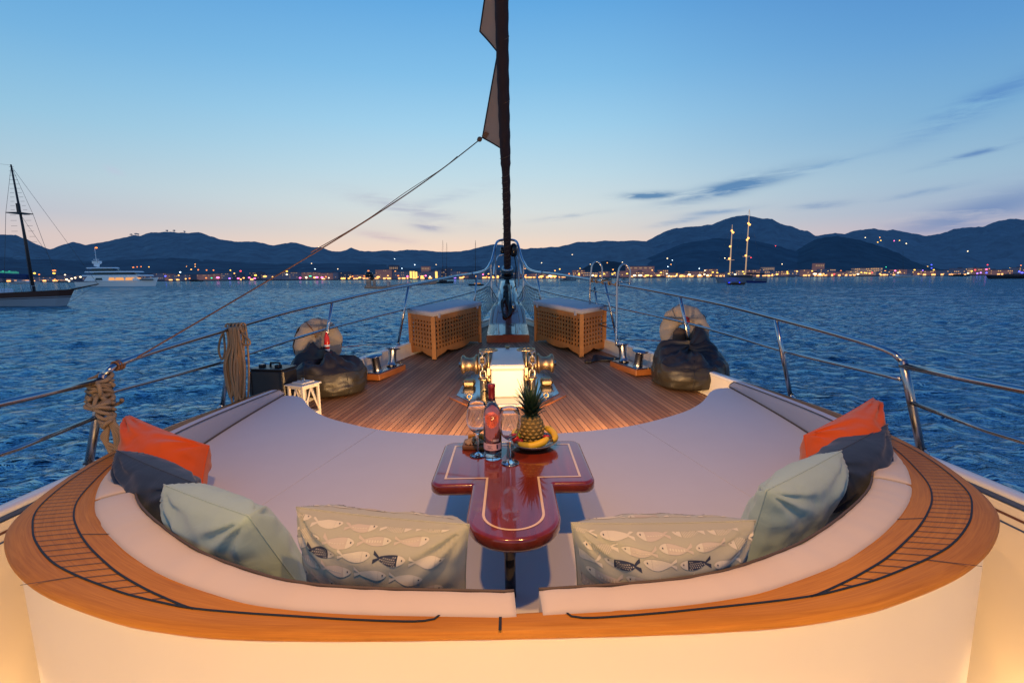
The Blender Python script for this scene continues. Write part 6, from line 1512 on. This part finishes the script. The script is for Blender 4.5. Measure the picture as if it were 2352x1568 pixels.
# ------------------------------------------------------------------ pillows
def pillow(name, TL, TR, BR, BL, th, mat, label, seed, back=None, wr=1., fish=0, sag=.03, edge='piping', group=None):
    TL, TR, BR, BL = map(Vector, (TL, TR, BR, BL)); nrm = (TR-TL).cross(BL-TL).normalized()     # points to the aft side when seen from the camera
    def base(u, v):
        # pull the edges in between the corners
        uu = u+(.5-u)*sag*2*(1-(2*v-1)**2)*1.0; vv = v+(.5-v)*sag*2*(1-(2*u-1)**2)*1.0
        k_ = (abs(2*u-1)*abs(2*v-1))**5*.0; uu += (.5-uu)*k_; vv += (.5-vv)*k_
        return TL.lerp(TR, uu).lerp(BL.lerp(BR, uu), vv)
    random.seed(seed); off = Vector((seed*3.7,0,0))
    def S(u, v, side, lift=0.):
        p = base(u, v); a_ = max(0,1-abs(2*u-1)**2.3); c_ = max(0,1-abs(2*v-1)**2.3); t_ = th/2*(a_*c_)**.47
        q = p*1.0
        w1 = mnoise.fractal(q*4.2+off+Vector((0,0,side*5)), 1., 2., 4)
        # creases fanning from the corners
        cr = 0
        for (cu, cv) in ((0,0),(1,0),(0,1),(1,1)):
            du, dv = u-cu, v-cv; r_ = math.hypot(du, dv)+1e-4; an = math.atan2(dv, du)
            cr += 1.4*math.exp(-(r_/.38)**2)*math.sin(an*13+seed+cu*2)*min(1, r_*9)
        ed = min(u,1-u,v,1-v); pk = math.exp(-(ed/.10)**2)*math.sin((u*27 if min(v,1-v) < min(u,1-u) else v*27)+seed)
        env = min(1, ed*14)
        d = t_+ (.010*w1+.0055*cr+.003*pk)*env*wr*(th/.16)
        return p+nrm*side*(d+lift)
    b = MB(); N_ = 56
    b.grid(lambda u, v: S(u, v, 1), N_, N_, flip=True); b.grid(lambda u, v: S(u, v, -1), N_, N_)
    o = b.build(name, mat); tag(o, label, 'pillow', group)
    e = MB(); loop = [S(u, 0, 1) for u in np.linspace(0,1,30)]+[S(1, v, 1) for v in np.linspace(0,1,30)[1:]]+[S(u, 1, 1) for u in np.linspace(1,0,30)[1:]]+[S(0, v, 1) for v in np.linspace(1,0,30)[1:-1]]
    e.tube(loop, .0026, 6, closed=True); e.build('seam', edge if edge in M else mat, o)
    if fish: add_fish(o, S, fish, (TR-TL).length, (BL-TL).length, seed)
    return o
def add_fish(o, S, dr, W_, H_2, seed):
    "printed fish in rows, dr = +1 heads to the right, -1 heads to the left"
    random.seed(seed); b = MB(); LIFT = .0016
    def patch(fn, nu, nv, mi, side, lift):
        b.mi = mi; vs = []; ok = True
        for j in range(nv+1):
            for i in range(nu+1):
                x, y = fn(i/nu, j/nv); u, v = x/W_, y/H_2; v = min(max(v,0),1); v = .35*v+.65*(1-math.cos(PI*v))/2
                if u < .012 or u > .988 or v < .012 or v > .988: u = min(max(u,.012),.988); v = min(max(v,.012),.988)
                vs.append(S(u, v, side, lift))
        fs = [(j*(nu+1)+i, j*(nu+1)+i+1, (j+1)*(nu+1)+i+1, (j+1)*(nu+1)+i) for j in range(nv) for i in range(nu)]; b.add(vs, fs, True)
    half = lambda s: .0135*(math.sin(PI*min(1,max(0,s))**.80)**.8)*(1-.12*s)+.0015      # s 0 = nose, 1 = tail root
    def fishat(cx, cy, L_, kind, side, d, tilt):
        P = lambda s, h: (cx+d*(L_/2-s*L_)*math.cos(tilt), cy+h+d*(L_/2-s*L_)*math.sin(tilt)+.004*math.sin(s*3))
        k = L_/.115
        bodymi = {'plain':0,'dark':2,'stripe':-1,'spot':1,'scale':1}[kind]; end = .80
        hh = lambda s: half(s/end*.93)*k
        patch(lambda u, v: P(u*.24, (2*v-1)*hh(u*.24)), 5, 6, 0, side, LIFT)
        if bodymi >= 0: patch(lambda u, v: P(.245+u*(end-.245), (2*v-1)*max(.0025,hh(.245+u*(end-.245)))), 14, 6, bodymi, side, LIFT)
        for e in (-1,1): patch(lambda u, v: P(end-.01+u*.2, (e*u*.011+(2*v-1)*(.0022+.003*u))*k), 4, 1, bodymi if bodymi > 0 else 0, side, LIFT)
        if kind == 'dark':
            for i in range(8):
                for j in range(-3,4):
                    s_ = .29+i*.066+(j%2)*.03; y_ = j*.0052*k
                    if abs(y_) < hh(s_)-.003: patch(lambda u, v: P(s_+u*.028, y_+(v-.5)*.0019+(.0016 if u > .5 else 0)), 1, 1, 0, side, LIFT*1.7)
        if kind == 'stripe':
            for i in range(11):
                s_ = .28+i*.05; h_ = max(.002,hh(s_)); patch(lambda u, v: P(s_+u*.02+.04*(v-.5), (2*v-1)*h_), 1, 4, 0, side, LIFT)
        if kind in ('spot','scale'):
            for i in range(6):
                for j in (-1,0,1):
                    s_ = .30+i*.08+(j%2)*.04; y_ = j*.010*k
                    if abs(y_) < hh(s_)-.004: patch(lambda u, v: P(s_+u*(.045 if kind == 'spot' else .05), y_+(v-.5)*(.006 if kind == 'spot' else .0022)), 2, 1, 0, side, LIFT*1.7)
        ex, ey = .10, -.002*k
        patch(lambda u, v: P(ex+(u-.5)*.036, ey+(v-.5)*.0042*k), 2, 2, 2, side, LIFT*2)
    rows = [('stripe','plain','scale','stripe'),('scale','stripe','scale','spot'),('plain','dark','plain','dark'),('plain','spot','scale','plain'),('spot','scale','spot','scale'),('stripe','scale','stripe','plain'),('spot','plain','scale','plain')]
    for side in (1,-1):
        for r_ in range(8):
            y = .012+r_*.037
            if y > H_2-.02: break
            for i in range(6):
                x = .035+i*.104+(.052 if r_ % 2 else 0)-.02
                if x > W_-.045: continue
                fishat(x, y+.006*math.sin(i*1.3+r_), .096, rows[min(r_,6)][(i+(1 if r_%2 else 0))%4], side, dr if side > 0 else dr, random.uniform(-.07,.07))
    b.build('fish_print', ['fishc','fishp','fishn'], o)
pillow('pillow', (-.615,1.275,-.665), (-.095,1.190,-.682), (-.115,1.235,-1.02), (-.60,1.32,-1.02), .24, 'fishbg', 'sage pillow printed with fish swimming right, left of the table', 3, fish=1, edge='fishbg', group='fish print pillows', wr=.9, sag=.016)
pillow('pillow', (.190,1.185,-.680), (.735,1.235,-.712), (.69,1.29,-1.02), (.215,1.23,-1.02), .24, 'fishbg', 'sage pillow printed with fish swimming left, right of the table', 5, fish=-1, edge='fishbg', group='fish print pillows', wr=.8, sag=.016)
pillow('pillow', (-1.195,1.52,-.70), (-.765,1.285,-.695), (-.645,1.36,-1.02), (-1.10,1.57,-1.00), .22, 'mint', 'pale mint pillow between the left navy and fish print pillows', 7, edge='mint', wr=1.1, sag=.016, group='mint pillows')
pillow('pillow', (.855,1.395,-.70), (1.335,1.715,-.70), (1.24,1.74,-1.0), (.80,1.43,-1.02), .21, 'mint', 'pale mint pillow between the right navy and fish print pillows', 11, edge='mint', wr=1.1, sag=.016, group='mint pillows')
pillow('pillow', (-1.655,1.865,-.70), (-1.19,1.66,-.76), (-1.17,1.67,-1.0), (-1.53,1.84,-.99), .23, 'navy', 'dark navy pillow in front of the left orange pillow', 13, edge='navy', wr=1.2, sag=.022, group='navy pillows')
pillow('pillow', (1.26,1.75,-.76), (1.745,1.99,-.69), (1.63,1.98,-.98), (1.22,1.74,-.99), .23, 'navy', 'dark navy pillow in front of the right orange pillow', 17, edge='navy', wr=1.2, sag=.022, group='navy pillows')
pillow('pillow', (-1.86,2.19,-.645), (-1.40,2.07,-.765), (-1.34,1.88,-.985), (-1.72,1.93,-.93), .33, 'orange', 'bright orange pillow leaning on the left bolster', 19, edge='orange', wr=1.2, sag=.026, group='orange pillows')
pillow('pillow', (1.43,2.09,-.775), (1.88,2.25,-.64), (1.72,1.96,-.93), (1.34,1.90,-.985), .33, 'orange', 'bright orange pillow leaning on the right bolster', 23, edge='orange', wr=1.2, sag=.026, group='orange pillows')

# ------------------------------------------------------------------ lights: warm deck lamps of the yacht itself
def lampo(name, kind, loc, power, col, radius=.05, rot=None, spot=None, blend=.5):
    d = bpy.data.lights.new(name, kind); d.energy = power; d.color = col; d.shadow_soft_size = radius
    if spot: d.spot_size = R(spot); d.spot_blend = blend
    o = bpy.data.objects.new(name, d); C.objects.link(o); o.location = loc
    if rot is not None: o.rotation_euler = rot
    BOATOBJ.append(o); return o
def aim(o, tgt): o.rotation_euler = (Vector(tgt)-Vector(o.location)).to_track_quat('-Z','Y').to_euler()
WARM = (1,.50,.15)
for x in (-.42,.42):
    o = lampo('overhead_lamp', 'SPOT', (x,.55,1.55), 145, WARM, .06, spot=120, blend=.8); aim(o, (x*1.1,1.3,-1))
for x in (-1.0,0,1.0):
    lampo('cabin_lamp', 'POINT', (x,-1.3-.3*abs(x),-1.45), 68, (1,.58,.20), .25)
for sg in (-1,1):
    lampo('side_deck_lamp', 'POINT', (sg*2.03,1.66,-1.90), 6.2, (1,.62,.28), .32)
for x, y, p_ in ((0,2.80,125),(-.95,2.98,62),(.95,2.98,62)):
    o = lampo('plinth_lamp', 'SPOT', (x,y,-1.10), p_, (1,.62,.30) if x == 0 else (1,.56,.22), .05, spot=150, blend=.6); aim(o, (x*1.15,y+1.6,-.95))
for o in BOATOBJ:
    bpy.context.view_layer.update() if False else None
    o.matrix_world = BOAT @ (Matrix.Translation(o.location) @ o.rotation_euler.to_matrix().to_4x4())
# ------------------------------------------------------------------ render settings
sc.render.engine = 'CYCLES'
sc.cycles.use_denoising = True
sc.cycles.caustics_reflective = False; sc.cycles.caustics_refractive = False
sc.cycles.sample_clamp_indirect = 4
sc.view_settings.view_transform = 'Standard'; sc.view_settings.look = 'None'; sc.view_settings.exposure = 0; sc.view_settings.gamma = 1
